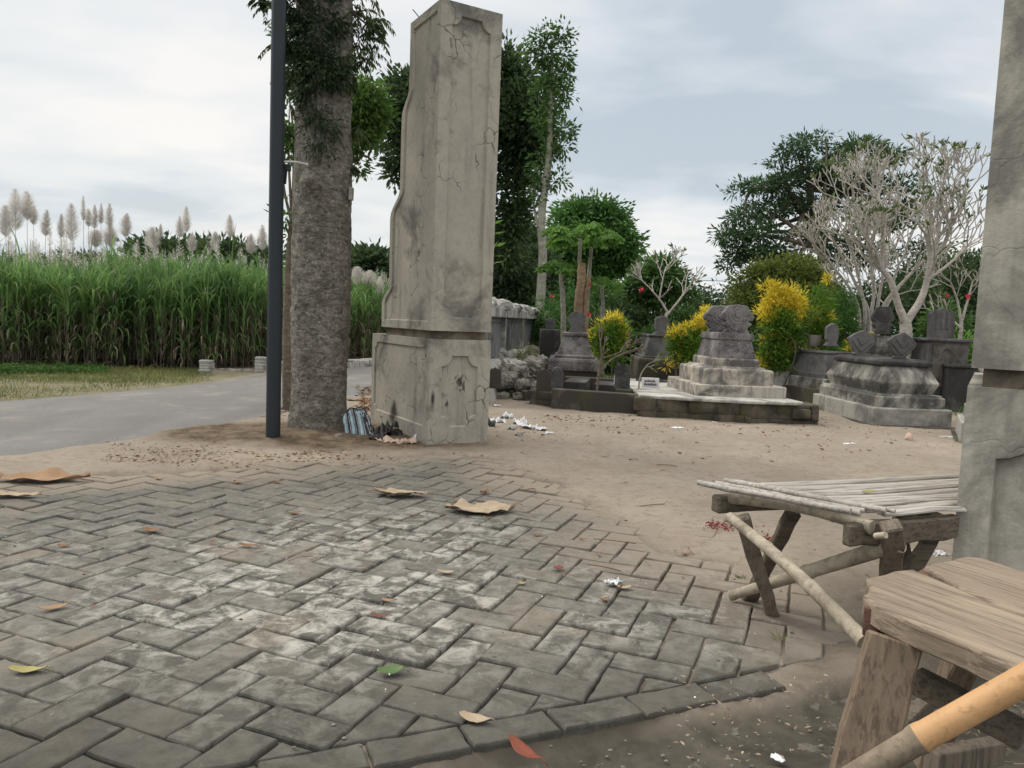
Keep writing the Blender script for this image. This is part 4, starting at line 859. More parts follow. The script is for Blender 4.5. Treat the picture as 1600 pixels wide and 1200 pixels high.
# --- black pole with its bracket
pb = G(426.5, 692); rt = thing('utility_pole', 'slim black metal pole left of the thick tree trunk', 'pole', (pb[0], pb[1], 0))
mb = MB(); tube(mb, [(pb[0],pb[1],-.1),(pb[0],pb[1],1.2),(pb[0],pb[1],1.205),(pb[0],pb[1],4.6)], [.053,.053,.0525,.050], 28); mb.build('shaft', MT['pole'], rt)
mb = MB(); c = D(448, 262, 5.72); beam(mb, c+[-.04,0,0], c+[.03,0,0], .03, .05, side=(0,1,0)); beam(mb, c+[-.005,0,-.02], c+[-.012,0,-.12], .012, .02, side=(0,1,0)); mb.build('clamp_bracket', MT['pole'], rt, bevel=.004)
mb = MB(); tube(mb, curve([D(436,253,5.7), D(460,253,5.75), D(480,257,5.9)], 6), [.008]*12+[.012], 8); mb.build('white_arm', MT['white_metal'], rt)
mb = MB(); tube(mb, curve([D(440,-30,5.7), D(441,80,5.72), D(446,130,5.72), D(442,200,5.72), D(440,252,5.71)], 8), .004, 6); mb.build('cable', MT['far_wire'], rt)
# --- slim crooked tree behind the trunk
rt = thing('crooked_tree', 'slim crooked tree with bright leaves showing either side of the thick trunk', 'tree', np.append(G(452,640)[:2], 0))
Yc = 7.6; mb = MB(); P = [np.array([*D(450,600,Yc)[:2], -.05])]+wpath([(449,560),(449,480),(453,400),(457,350),(470,290),(490,230)], Yc); c = curve(P, 6); tube(mb, c, np.linspace(.055,.02,len(c)), 9, rough=.05)
limbs_to(mb, D(457,352,Yc), wpath([(442,300),(446,230),(452,170),(447,120)], Yc), .018, r1=.005, wob=.05); limbs_to(mb, D(480,260,Yc), wpath([(548,255),(575,205),(590,150),(560,180)], Yc), .020, r1=.004, wob=.06); limbs_to(mb, D(545,245,Yc), wpath([(585,205),(600,190),(570,130)], Yc), .010, r1=.003, wob=.06); mb.build('trunk', MT['bark_thin'], rt)
mb = MB(); clusters(mb, [pxblob(x, y, r_, Yc) for x, y, r_ in ((565,160,30),(560,200,26),(582,175,22),(560,135,12),(550,225,16),(452,110,12),(455,130,10),(452,190,9),(455,215,8),(450,240,6),(455,370,7),(446,345,6),(450,300,4),(560,262,5),(583,228,6),(452,60,10))], 300, 15, .07, .03, .05, droop=.45)
mb.build('crown', MT['fol_bright'], rt)

def tree(name, label, px_base, Y, trunk_px, r0, blobs, ncl, per, Ls, Ws, spread, fol, bark_='bark_thin', group=None, droop=.25, flat=.8, r1=.03, surf=.6, cat='tree', nl=14, extra=None):
    b_ = D(px_base[0], px_base[1], Y); b_[2] = 0; root = thing(name, label, cat, b_, group)
    P = [np.array([b_[0], b_[1], -.1])]+wpath(trunk_px, Y); c = curve(P, 6); mb = MB(); tube(mb, c, np.linspace(r0, r1, len(c)), 10, rough=.04); tr_ = mb
    B = [pxblob(*q[:3], Y, *(q[3:] if len(q) > 3 else ())) for q in blobs]; B = [(c_+[0, rng.uniform(-.5,.5)*r_[0], 0], r_) for c_, r_ in B]
    mb = tr_; idx = rng.choice(len(B), min(nl, len(B)), replace=False)
    for k in idx: s_ = c[int(len(c)*rng.uniform(.55, 1))-1]; limbs_to(mb, s_, [B[k][0]], r0*.32, r1=r0*.06, n=6)
    mb.build('trunk', MT[bark_], root); mb = MB(); clusters(mb, B, ncl, per, Ls, Ws, spread, droop=droop, flat=flat, surf=surf)
    mb.build('crown', MT[fol], root); return root
# dark tree behind the gate pillar
tree('broadleaf_tree', 'tall dark broadleaf tree standing behind the left gate pillar', (715,560), 21, [(716,480),(714,380),(720,260),(712,150)], .28,
     [(625,150,28),(612,175,20),(640,205,24),(608,215,18),(628,245,20),(620,275,12),(650,150,26),(690,120,40),(740,95,40),(798,130,30),(812,175,34),(838,150,20),(820,215,34),(795,250,30),(838,235,24),(800,300,26),(824,270,18),(795,345,26),(800,100,20),(790,78,10),(850,185,14),(780,190,30),(790,400,28),(815,330,14),(720,200,60),(700,300,50),(835,200,22),(650,250,16),(632,125,12)], 1350, 16, .20, .10, .15, 'fol_dark', flat=.8)
# slender tree with pale trunk
def slender():
    Y = 19; b_ = D(844, 500, Y); b_[2] = 0; rt = thing('slender_tree', 'slender tree with pale lower trunk and sparse tufts of leaves, right of the gate pillar', 'tree', b_)
    P = [np.array([*b_[:2], -.1])]+wpath([(844,480),(848,400),(846,350),(850,300),(857,255),(860,180),(862,110),(862,70)], Y); c = curve(P, 6); mb = MB(); tube(mb, c, np.interp(np.linspace(0,1,len(c)), [0,.35,.6,1], [.125,.10,.085,.02]), 12, rough=.04)
    tg = wpath([(828,75),(888,52),(870,50),(848,55),(842,95),(880,98),(885,150),(840,150),(880,200),(850,215),(882,232),(840,260),(845,280),(870,282),(832,290),(838,320)], Y)
    for t in tg:
        k = np.argmin([abs(q[2]-t[2]+.35)+.0 for q in c]); limbs_to(mb, c[k], [t], .028, r1=.006, n=5, wob=.08)
    limbs_to(mb, D(846,380,Y), [D(830,290,Y)], .05, r1=.01); mb.build('trunk', MT['bark_pale'], rt)
    mb = MB(); clusters(mb, [pxblob(x, y, r_, Y) for x, y, r_ in ((828,72,8),(845,60,10),(862,52,9),(882,50,9),(850,85,13),(872,82,13),(886,95,8),(862,115,16),(850,135,12),(875,140,12),(884,150,8),(866,165,12),(870,195,13),(885,205,9),(880,228,10),(855,210,8),(850,240,9),(862,235,8),(840,262,9),(872,282,10),(832,292,8),(850,290,7),(840,310,6),(836,340,6),(888,120,6),(842,180,8))], 250, 12, .14, .055, .10, droop=.35)
    mb.build('crown', MT['fol_mid'], rt)
slender()
tree('round_tree', 'round topped bright green tree behind the papaya trees', (925,520), 27, [(925,480),(928,420)], .3, [(925,365,42,42,36),(895,350,28),(955,350,28),(968,385,24),(945,400,30),(900,400,30),(925,340,26),(975,410,16),(880,380,18),(925,420,36),(985,400,10),(905,335,16),(945,335,16)], 1150, 18, .20, .09, .20, 'fol_round', droop=.6, flat=.7)
# dark undergrowth trees behind the fence
for k, (px, py, r_, Y, lab) in enumerate(((800,440,34,22,'dark bushy tree just over the panel fence beside the gate pillar'),(835,420,26,24,'dark bushy tree behind the fence, left of the pale slender trunk'),(868,455,20,26,'dark bushy tree behind the pale slender trunk'),(815,380,26,25,'dark tree crown above the panel fence'))):
    tree('bushy_tree', lab, (px,520), Y, [(px,480),(px+3,440)], .14, [(px,py,r_),(px-r_*.7,py+15,r_*.7),(px+r_*.6,py+10,r_*.7),(px,py-r_*.7,r_*.6),(px+4,py+38,r_*.9)], 330, 16, .17, .08, .16, 'fol_dark', group='dark trees behind the fence', droop=.3)
# papaya trees
def papaya(label, base_px, path, crown_px, rpx, Y, n=13, bark_='bark_pale'):
    b_ = D(*base_px, Y); b_[2] = 0; rt = thing('papaya_tree', label, 'papaya tree', b_, 'papaya trees in the cemetery'); c = curve([np.array([*b_[:2], -.1])]+wpath(path, Y), 6); mb = MB(); tube(mb, c, np.linspace(.05,.03,len(c)), 9, rough=.03); mb.build('trunk', MT[bark_], rt)
    top = c[-1]; st, lf = MB(), MB(); R_ = rpx*Y/FPX
    for k in range(n):
        a = k*2.4+rng.uniform(-.3,.3); el = rng.uniform(-.25,.75); e = top+np.array([math.cos(a)*R_*rng.uniform(.6,.95), math.sin(a)*R_*.8, el*R_*.55]); pts = curve([top, (top+e)/2+[0,0,R_*.12], e], 4); tube(st, pts, .006, 4)
        out_ = unit(e-top)
        P, Dd, Ls = [], [], []
        for lobe in np.linspace(-2.6, 2.6, 9):
            ca, sa = math.cos(lobe), math.sin(lobe); d = np.array([out_[0]*ca-out_[1]*sa, out_[0]*sa+out_[1]*ca, -.45-rng.uniform(0,.5)]); L0 = R_*.46*(1-.12*abs(lobe))
            P.append(e); Dd.append(d); Ls.append(L0)
            for q in (.35,.6,.8):
                for sg in (-.7,.7): c2, s2 = math.cos(sg), math.sin(sg); P.append(e+unit(d)*L0*q); Dd.append([d[0]*c2-d[1]*s2, d[0]*s2+d[1]*c2, d[2]]); Ls.append(L0*(.55-.35*q))
        leaf_quads(lf, np.array(P), np.array(Dd, float), np.array(Ls), R_*.11)
    st.build('leaf_stalks', MT['fol_papaya'], rt); lf.build('crown', MT['fol_papaya'], rt)
papaya('tallest papaya tree with a flat umbrella crown in front of the round tree', (905,520), [(905,470),(905,420),(907,372)], None, 54, 13.5, 26)
papaya('second papaya tree leaning right below the flat umbrella crown', (914,520), [(918,470),(922,410),(926,375)], None, 40, 14.2, 18)
papaya('low papaya tree with a small crown left of the brown cut trunk', (884,520), [(880,480),(877,440),(876,420)], None, 32, 13.2, 17)
papaya('low papaya tree with dark drooping leaves right of the brown cut trunk', (944,520), [(942,480),(940,445)], None, 30, 14.5, 15)
b_ = D(908, 520, 12.6); b_[2] = 0; c = curve([[b_[0], b_[1], -.1]]+wpath([(904,485),(908,440),(909,411)], 12.6), 6); mb = MB(); tube(mb, c, np.linspace(.085,.06,len(c)), 14, rough=.06); c = curve([[b_[0]+.1, b_[1], -.1]]+wpath([(914,480),(917,450),(922,430)], 12.6), 6); tube(mb, c, np.linspace(.045,.03,len(c)), 9, rough=.05); tag(mb.build('cut_trunk', MT['bark_brown']), 'brown bare cut-off tree trunk behind the speckled tomb', 'tree stump')
# background hedge of separate shrubs
shr = [(868,500,30,18,'fol_fluffy','light green bamboo-like shrub beside the pale slender trunk'),(890,470,24,17,'fol_fluffy','feathery green shrub behind the brown cut trunk'),(935,475,28,18,'fol_mid','green shrub with a red flower behind the speckled tomb'),
 (968,480,26,19,'fol_mid','green shrub right of the papaya trees'),(1000,505,30,18,'fol_dark','dark green shrub behind the charcoal tomb'),(1060,500,30,18,'fol_mid','mid green shrub behind the charcoal tomb, on its right'),(1030,530,22,16,'fol_mid','low green shrub between the charcoal tomb and the croton'),
 (1100,490,26,19,'fol_dark','dark shrub just left of the pale stepped tomb'),(1085,465,16,24,'fol_blue','thin airy shrub under the power line'),(1128,470,26,24,'fol_blue','airy grey green shrub right of the power line'),(1150,510,26,17,'fol_dark','dark shrub right behind the pale stepped tomb'),(1172,545,18,13,'fol_mid','low bright shrub right of the pale stepped tomb'),
 (1180,490,24,16,'fol_dark','dark shrub below the olive dome bush'),(945,520,30,15,'fol_dark','dark shrub behind the small croton bush'),(905,525,24,16,'fol_mid','green shrub behind the speckled headstone'),(985,545,18,14,'fol_dark','low dark shrub in front of the hedge, left of the charcoal tomb'),
 (1290,480,30,16,'fol_mid','green shrub between the tall croton and the frangipanis'),(1372,470,30,17,'fol_dark','dark shrub behind the frangipani stems'),(1440,470,32,18,'fol_dark','dark shrub between the forked frangipani limbs'),(1490,450,34,20,'fol_dark','tall dark shrub beside the right gate pillar'),(1500,545,16,12,'fol_papaya','bright green low shrub beside the right gate pillar'),(1475,500,24,16,'fol_mid','shrub with pink flowers beside the right gate pillar'),(1510,420,30,24,'fol_blue','pale shrub top behind the pink flowers')]
for k, (px, py, r_, Y, f_, lab) in enumerate(shr):
    kk = Y/FPX; b_ = D(px, py, Y); root = thing('shrub', lab, 'shrub', (b_[0], b_[1], 0), 'shrubs along the back of the cemetery'); R_ = r_*kk; mb = MB()
    zb = b_[2]; bl = [(b_, (R_, R_*.8, R_)), (b_+[-R_*.7,0,-R_*.4], R_*.6), (b_+[R_*.7,0,-R_*.3], R_*.6)]; z = zb-R_
    while z > .1: bl.append((np.array([b_[0]+rng.uniform(-.2,.2)*R_, b_[1], z]), (R_*.9, R_*.7, R_*.5))); z -= R_*.6
    fl_ = f_ == 'fol_fluffy'; sz = .13 if not fl_ else .16
    n_ = int((190 if k not in (8,9) else 70)*(r_/26)**1.3*(1+.25*len(bl)/4)); clusters(mb, bl, n_, 15, sz*kk/.015, (.05 if not fl_ else .022)*kk/.015, .11*kk/.015, droop=.35 if not fl_ else .8); mb.build('crown', MT[f_], root)
    mb = MB(); limbs_to(mb, (b_[0], b_[1], -.05), [bl[q][0]+[0,0,0] for q in range(3)], .04, r1=.01, n=5); mb.build('trunk', MT['stem_brown'], root)
def flowers(spots, label, mat='flower_red'):
    for k, (px, py, Y, r_) in enumerate(spots):
        mb = MB(); c = D(px, py, Y); n = 16; d = rng.normal(size=(n,3)); leaf_quads(mb, np.repeat([c], n, 0)+rng.normal(0, r_*.2, (n,3)), d, r_, r_*.7); tag(mb.build('flower', MT[mat]), label[k], 'flower', 'red flowers in the shrubs')
flowers([(921,446,13.3,.05),(920,492,13.3,.055),(1003,453,11.6,.045),(1513,464,9.6,.04),(1480,462,9.8,.03),(863,462,15,.05)], ['red flower high beside the brown cut trunk','red flower low beside the brown cut trunk','red flower on the bare frangipani above the charcoal tomb','large pink flower touching the edge of the right gate pillar','small pink flower left of the large pink one by the gate pillar','small red flower near the pale slender trunk'])
# dome bush, conifer shrub, small tree, dark layered tree
tree('dome_bush', 'wide olive green dome shaped bush behind the tall yellow croton', (1225,560), 14, [(1225,500),(1228,470)], .08, [(1225,440,52,50,32),(1185,455,34,34,28),(1270,455,36,36,30),(1225,475,66,50,36),(1160,480,22),(1295,485,26),(1250,425,30,30,18),(1200,428,26,26,16)], 900, 20, .09, .04, .10, 'fol_dome', droop=.2, flat=.7, cat='bush', surf=.8)
tree('feathery_shrub', 'small feathery bright green shrub left of the frangipani stems', (1320,560), 11.6, [(1320,520),(1320,480)], .03, [(1320,490,18,18,26),(1318,468,11,11,14),(1322,515,20,20,20),(1310,545,14),(1345,545,12)], 240, 22, .07, .012, .05, 'fol_fluffy', droop=.5, cat='shrub')
tree('small_tree', 'small leafy tree rising behind the bare frangipani in the middle', (1035,530), 17, [(1033,480),(1032,440)], .08, [(1030,430,26,26,18),(1012,440,18),(1050,445,20),(1030,415,12),(1072,450,12),(990,455,12),(1030,460,30,30,18)], 330, 14, .15, .055, .12, 'fol_mid', droop=.3)
tree('layered_tree', 'large dark tree with layered feathery boughs behind the frangipanis', (1290,560), 22, [(1290,480),(1285,400),(1270,320),(1262,250)], .25,
 [(1262,222,26,26,9),(1240,238,20,20,8),(1290,215,10),(1215,252,14,14,7),(1225,290,34,34,14),(1180,292,26,26,10),(1158,300,14,14,7),(1200,325,40,40,12),(1160,340,26,26,10),(1145,375,22,22,10),(1135,365,12),(1185,365,34,34,12),(1150,400,18,18,12),(1140,418,10),(1200,395,40,40,14),(1260,270,36,36,14),(1270,320,46,46,16),(1290,370,50,50,18),(1320,235,30,30,12),(1350,225,24,24,8),(1310,280,40,40,16),(1345,290,36,36,16),(1390,240,26,26,8),(1400,290,30,30,14),(1380,340,44,44,18),(1430,320,26,26,14),(1440,390,30,30,16),(1330,400,44,44,20),(1240,420,40,40,16)], 1050, 17, .17, .05, .15, 'fol_blue', flat=.32, droop=.15, surf=.5, nl=24)
tree('bushy_tree', 'dark bushy tree filling the gap right of the layered tree', (1450,560), 24, [(1450,480),(1455,440)], .12, [(1450,440,34),(1490,430,26),(1420,450,30),(1520,440,22)], 300, 15, .16, .07, .16, 'fol_dark')
# far trees beyond the cane and far right
for k, (px, py, rx, rz, Y, lab) in enumerate(((250,385,36,15,46,'far dark tree above the cane, leftmost of the clump'),(300,388,42,18,47,'far dark tree above the cane in the middle of the clump'),(352,390,36,16,46,'far dark tree above the cane, right end of the clump'),(400,398,26,14,48,'far dark tree above the cane just left of the black pole'),(580,405,34,18,40,'far dark tree above the cane between trunk and gate pillar'),(130,400,40,9,70,'very low far tree line clump above the cane at the left'),(40,402,40,9,72,'very low far clump above the cane, at the left edge'))):
    py += 12; rz *= .72
    tree('far_tree', lab, (px,480), Y, [(px,450),(px,py+5)], .3, [(px,py,rx,rx,rz),(px-rx*.6,py+4,rx*.5,rx*.5,rz*.8),(px+rx*.6,py+3,rx*.5,rx*.5,rz*.8),(px+rx*.1,py-rz*.5,rx*.4,rx*.4,rz*.6),(px,py+25,rx,rx,rz)], 300, 12, .45, .2, .45, 'fol_dark', group='far trees beyond the cane', nl=5)
# --- frangipanis
def frangi(mb, tips, p, d, L_, r, dep, up=.25, spread=.62, curl=.0):
    pts = [np.array(p)]; dd = unit(d); n = 4
    for k in range(n): dd = unit(dd+rng.normal(0, .07, 3)+np.array([0,0,up*.14])); pts.append(pts[-1]+dd*L_/n)
    r1 = max(r*.76, .0075); tube(mb, pts, np.linspace(r, r1, n+1), 7 if r > .015 else 5, 1, cap=dep == 0)
    if dep == 0: tips.append((pts[-1], dd)); return
    k = 3 if rng.random() < .42 else 2; a0 = rng.uniform(0, 6.28); s_ = unit(np.cross(dd, rng.normal(size=3))); t_ = np.cross(dd, s_)
    for q in range(k):
        a = a0+q*2*math.pi/k+rng.normal(0, .3); sp2 = spread*rng.uniform(.7, 1.25); nd = dd*math.cos(sp2)+(s_*math.cos(a)+t_*math.sin(a))*math.sin(sp2); nd = unit(nd+[0,0,up])
        frangi(mb, tips, pts[-1], nd, L_*rng.uniform(.68,.92), r1*.9, dep-1 if rng.random() > .12 else max(0, dep-2), up, spread)
def frangipani(label, base, limbs, dep, L_, leafp, mat='bark_white', leaf=(.10,.035), group='bare frangipani trees', up=.28, spread=.5):
    "limbs = list of (path world points, r0, r1)"
    rt = thing('frangipani_tree', label, 'tree', base, group); tr, lf = MB(), MB(); br = tr; tips = []
    for path, r0, r1, d_ in limbs:
        c = curve(path, 6); tube(tr, c, np.linspace(r0, r1, len(c)), 10, rough=.03, cap=False)
        if d_ == 0: continue
        for k in range(3): e = unit(c[-1]-c[-2]); frangi(br, tips, c[-1], unit(e+rng.normal(0,.5,3)*[1,1,.4]), L_, r1*.8, d_, up, spread)
        for q in (int(len(c)*.6), int(len(c)*.8)):
            e = unit(c[q]-c[q-1]); frangi(br, tips, c[q], unit(e+rng.normal(0,.8,3)*[1,1,.3]), L_, r1*.6, max(1, d_-1), up, spread)
    tr.build('trunk', [MT[mat], MT['bark_fine' if mat == 'bark_white' else mat]], rt)
    P, Dd = [], []
    for p, d in tips:
        if rng.random() < leafp:
            for q in range(rng.integers(2, 7)): P.append(p); Dd.append(d+rng.normal(0,.55,3))
    if P: leaf_quads(lf, np.array(P), np.array(Dd), leaf[0]*rng.uniform(.5,1.2,len(P)), leaf[1]); lf.build('leaves', MT['fol_frangi'], rt)
Yf = 10.6; F0 = D(1415, 522, Yf)
stub = [np.array([F0[0], F0[1], 0.0]), D(1415,540,Yf), D(1415,508,Yf)]
frangipani('big frangipani with thick white forked trunk and sparse leaves, behind the large cream tomb', (F0[0], F0[1], 0),
  [(stub+[D(1412,500,Yf)], .085, .075, 0)]+[([D(1414,502,Yf)]+wpath([(1404,478),(1392,440),(1376,418)], Yf), .055, .034, 4), ([D(1376,418,Yf)]+wpath([(1362,395),(1350,350)], [Yf+.1,Yf+.2]), .03, .02, 4), ([D(1376,418,Yf)]+wpath([(1380,380),(1378,335)], [Yf-.1,Yf-.3]), .028, .02, 4),
   ([D(1418,502,Yf)]+wpath([(1440,465),(1450,430),(1454,400)], Yf), .052, .034, 4), ([D(1452,405,Yf)]+wpath([(1475,380),(1490,340)], [Yf,Yf-.2]), .028, .02, 4), ([D(1452,405,Yf)]+wpath([(1450,360),(1440,320)], [Yf,Yf+.3]), .028, .02, 4), ([D(1445,440,Yf)]+wpath([(1480,415),(1512,385)], [Yf,Yf]), .022, .014, 3)], 4, .29, .34, up=.24, spread=.60)
Yg = 11.8; g0 = D(1340, 520, Yg)
frangipani('many stemmed bare frangipani fanning up to the left of the big forked one', (g0[0], g0[1], 0),
  [([np.array([g0[0]+dx, g0[1]+dy, 0.0]), D(1343+q*8,505,Yg), D(x1,y1,Yg), D(x2,y2,Yg)], .036, .016, 4) for dx, dy, q, x1, y1, x2, y2 in ((0,0,0,1330,455,1296,410),(.05,.1,1,1345,450,1330,385),(.1,0,2,1365,450,1355,380),(.15,.1,3,1375,455,1390,390),(.1,-.1,2,1340,450,1305,380),(.2,0,4,1385,470,1425,425),(.2,.1,4,1400,455,1450,400))], 4, .25, .10, up=.28, spread=.52)
Yh = 13.4; h0 = D(1038, 520, Yh)
frangipani('small bare frangipani rising behind the charcoal tomb', (h0[0], h0[1], 0), [([np.array([h0[0], h0[1], 0]), D(1040,500,Yh), D(1044,490,Yh)], .03, .026, 0), (wpath([(1044,490),(1032,470),(1015,450)], Yh), .022, .014, 2), (wpath([(1044,490),(1062,468),(1070,455)], Yh), .022, .014, 2), (wpath([(1030,466),(1035,440),(1038,425)], Yh), .016, .010, 2)], 2, .22, .35, up=.25, spread=.6)
Yi = 11.9; i0 = D(1496, 540, Yi)
frangipani('little flowering frangipani partly hidden by the right gate pillar', (i0[0], i0[1], 0), [([np.array([i0[0], i0[1], 0]), D(1500,530,Yi), D(1502,505,Yi)], .03, .026, 0), (wpath([(1502,515),(1488,500),(1478,492)], Yi), .022, .014, 2), (wpath([(1502,505),(1496,470),(1485,440)], Yi), .02, .012, 3), (wpath([(1502,505),(1512,470),(1520,440)], Yi), .02, .012, 3)], 3, .18, .5, up=.25, spread=.6)
Yj = 9.05; j0 = D(933, 606, Yj)
frangipani('thin bare sapling growing inside the grave enclosure', (j0[0], j0[1], 0), [([np.array([j0[0], j0[1], 0.1]), D(935,585,Yj), D(940,560,Yj), D(938,535,Yj)], .018, .008, 1), (wpath([(936,585),(955,562),(985,548)], Yj), .013, .006, 1), (wpath([(940,560),(965,552),(985,540)], Yj), .008, .004, 1)], 1, .10, .1, up=.2, mat='bark_thin', leaf=(.05,.02), group='saplings in the enclosure')
j0 = D(998, 606, 8.95)
frangipani('tiny curved sapling in front of the charcoal tomb', (j0[0], j0[1], 0), [([np.array([j0[0], j0[1], .1]), D(1000,590,8.95), D(1010,572,8.95), D(1018,566,8.95)], .011, .006, 1)], 1, .07, 1., up=.1, mat='bark_pale', leaf=(.07,.025), group='saplings in the enclosure')
# --- crotons
def croton(label, blobs_y, blobs_g, Y, base_px, n1_, n2_):
    b_ = D(*base_px, Y); b_[2] = 0; rt = thing('croton_bush', label, 'croton bush', b_, 'yellow leaved croton bushes'); mb = MB()
    tuft = [(q[0]+rng.normal(0, q[2]*.7), q[1]+rng.normal(0, q[2]*.7)-q[2]*.3, q[2]*rng.uniform(.18,.5)) for q in blobs_y for _ in range(3)]; tuft += [(q[0]+rng.normal(0, q[2]*.6), q[1]+rng.normal(0, q[2]*.8), q[2]*.15) for q in blobs_g for _ in range(3)]; blobs_y = [(q[0], q[1], q[2]*.55) for q in blobs_y]+tuft; blobs_g = [q if len(q) < 4 else (q[0], q[1], q[2]*.85, q[3]*.85, q[4]*.9) for q in blobs_g]+[(q[0]+rng.normal(0, q[2]*.8), q[1]-q[2]*rng.uniform(.2,1.1), q[2]*.3) for q in blobs_g]; clusters(mb, [pxblob(*q[:3], Y, *q[3:]) for q in blobs_y], int(n1_*.62), 13, .095, .018, .028, droop=-.35, surf=.7); mb.build('yellow_leaves', MT['croton_y'], rt)
    mb = MB(); clusters(mb, [pxblob(*q[:3], Y, *q[3:]) for q in blobs_g], int(n2_*.8), 15, .095, .020, .04, droop=-.2); mb.build('green_leaves', MT['croton_g'], rt)
    mb = MB(); limbs_to(mb, b_-[0,0,.05], [pxblob(*q[:3], Y)[0] for q in blobs_g[:4]], .014, r1=.004, n=5); mb.build('stems', MT['stem_brown'], rt)
croton('small rounded croton with yellow top, right of the speckled tomb', [(955,500,12),(942,508,11),(968,510,10),(935,522,8),(972,524,6),(950,525,6),(965,535,5)], [(955,530,22,22,26),(950,550,16),(965,550,14),(945,520,14),(965,520,12),(940,540,12)], 10.6, (957,585), 120, 220)
croton('yellow croton beside the charcoal tomb, with flame like top leaves', [(1058,522,9),(1065,532,9),(1072,540,6),(1050,520,5)], [(1066,545,14),(1072,555,12),(1060,540,10)], 10.9, (1066,590), 70, 90)
croton('yellow and green croton against the left side of the pale stepped tomb', [(1098,505,12),(1084,515,10),(1108,518,8),(1102,495,7)], [(1088,540,18,18,22),(1100,555,16),(1080,560,12),(1096,528,12)], 10.8, (1090,590), 100, 170)
croton('tallest brightest yellow croton, between the pale stepped tomb and dark tomb', [(1208,465,14),(1225,462,12),(1242,475,14),(1215,485,14),(1200,500,10),(1205,530,10),(1195,560,7),(1200,478,8),(1240,490,12),(1212,455,7),(1235,460,8),(1197,575,5)], [(1215,510,22,22,34),(1220,540,20,20,26),(1205,550,14),(1235,505,18),(1215,570,14),(1240,530,12)], 10.6, (1215,600), 330, 330)
croton('loose yellow croton behind the two stepped headstones', [(1270,490,12),(1288,492,10),(1262,502,10),(1255,508,7),(1275,505,7),(1295,497,6),(1270,520,5),(1330,545,5)], [(1275,510,18),(1260,520,12),(1288,515,12),(1275,470,20),(1265,530,12)], 11.0, (1275,590), 110, 160)
croton('low croton tuft behind the corner of the dark grey tomb', [(1334,546,6),(1322,552,5)], [(1330,550,10),(1340,558,8),(1320,560,8)], 11.3, (1330,590), 16, 50)
# stiff broad yellow green leaves poking out beside the gate pillar
rt_ = MB(); b_ = D(770,420,7.3)
P = wpath([(768,350),(770,365),(772,385),(770,400),(768,412),(766,375),(768,395)], 7.6); Dd = [unit(D(x,y,7.6)-p) for (x, y), p in zip(((782,345),(790,362),(788,380),(795,400),(792,408),(776,350),(780,372)), P)]
leaf_quads(rt_, np.array(P), np.array(Dd), .13, .035); c = curve([[b_[0]-.03,7.6,0],[b_[0]-.02,7.6,1.],D(768,400,7.6),D(768,350,7.6)], 5); tube(rt_, c, .008, 5, 1); tag(rt_.build('broadleaf_plant', [MT['fol_papaya'], MT['stem_brown']]), 'yellow green stiff leaved plant poking out right behind the gate pillar', 'plant')
# wire
mb = MB(); a_, b2 = D(700,405,30), D(1330,440,32); c = [a_+(b2-a_)*t+[0,0,-1.0*4*t*(1-t)*.3] for t in np.linspace(0,1,20)]; tube(mb, c, .012, 5); tag(mb.build('power_line', MT['far_wire']), 'thin black power line crossing the sky above the cemetery hedge', 'power line')
# grass and weeds among the graves
mb = MB(); n = 9000; x = rng.uniform(-.2, 7.5, n); y = rng.uniform(9.3, 16, n); k = fbm(x*1.2, y*1.2, 91, 3) > .45; x, y = x[k], y[k]; P = np.stack([x, y, np.zeros(len(x))], -1); leaf_quads(mb, P, np.stack([rng.normal(0,.4,len(x)), rng.normal(0,.4,len(x)), np.ones(len(x))], -1), rng.uniform(.05,.16,len(x)), .012); stuff(mb.build('cemetery_grass', MT['weeds']), 'rough weeds and grass growing between the graves', 'weeds')
mb = MB(); clusters(mb, [pxblob(816,552,9,11.2), pxblob(830,548,7,11.6)], 40, 10, .06, .01, .04, droop=0); stuff(mb.build('weed_clump', MT['grass']), 'dry green weed clump growing against the fence footing', 'weeds')
# ================================================================== SUGAR CANE FIELD AND VERGE
cane_front = np.array([(-34,7.5),(-12,10.3),(-7.4,11.25),(-4.75,12.3),(-4.0,14.2),(-3.3,17.0),(-2.6,22),(-2.2,30),(-1.,44)], float)
seg = np.linalg.norm(np.diff(cane_front, axis=0), axis=1); cum = np.concatenate([[0], np.cumsum(seg)])
def on_front(s_): i = np.clip(np.searchsorted(cum, s_)-1, 0, len(seg)-1); t = (s_-cum[i])/seg[i]; p = cane_front[i]+(cane_front[i+1]-cane_front[i])*t[:,None]; d = (cane_front[i+1]-cane_front[i])/seg[i][:,None]; return p, np.stack([-d[:,1], d[:,0]], -1)
sA, sB = cum[1]-1, cum[7]; nF = 5200
s_ = rng.uniform(sA, sB, nF); dep = rng.exponential(1.1, nF)*1.2; far_k = rng.random(nF) < .35; dep = np.where(far_k, rng.uniform(1, 14, nF), dep)
p, nrm = on_front(s_); pos = p+nrm*dep[:,None]+rng.normal(0, .15, (nF,2)); frontness = dep < 1.0
hgt = 1.55+.42*(fbm(pos[:,0]*.75+40, pos[:,1]*.75+40, 7, 3)-.5)*2+rng.normal(0, .17, nF)
mb = MB()
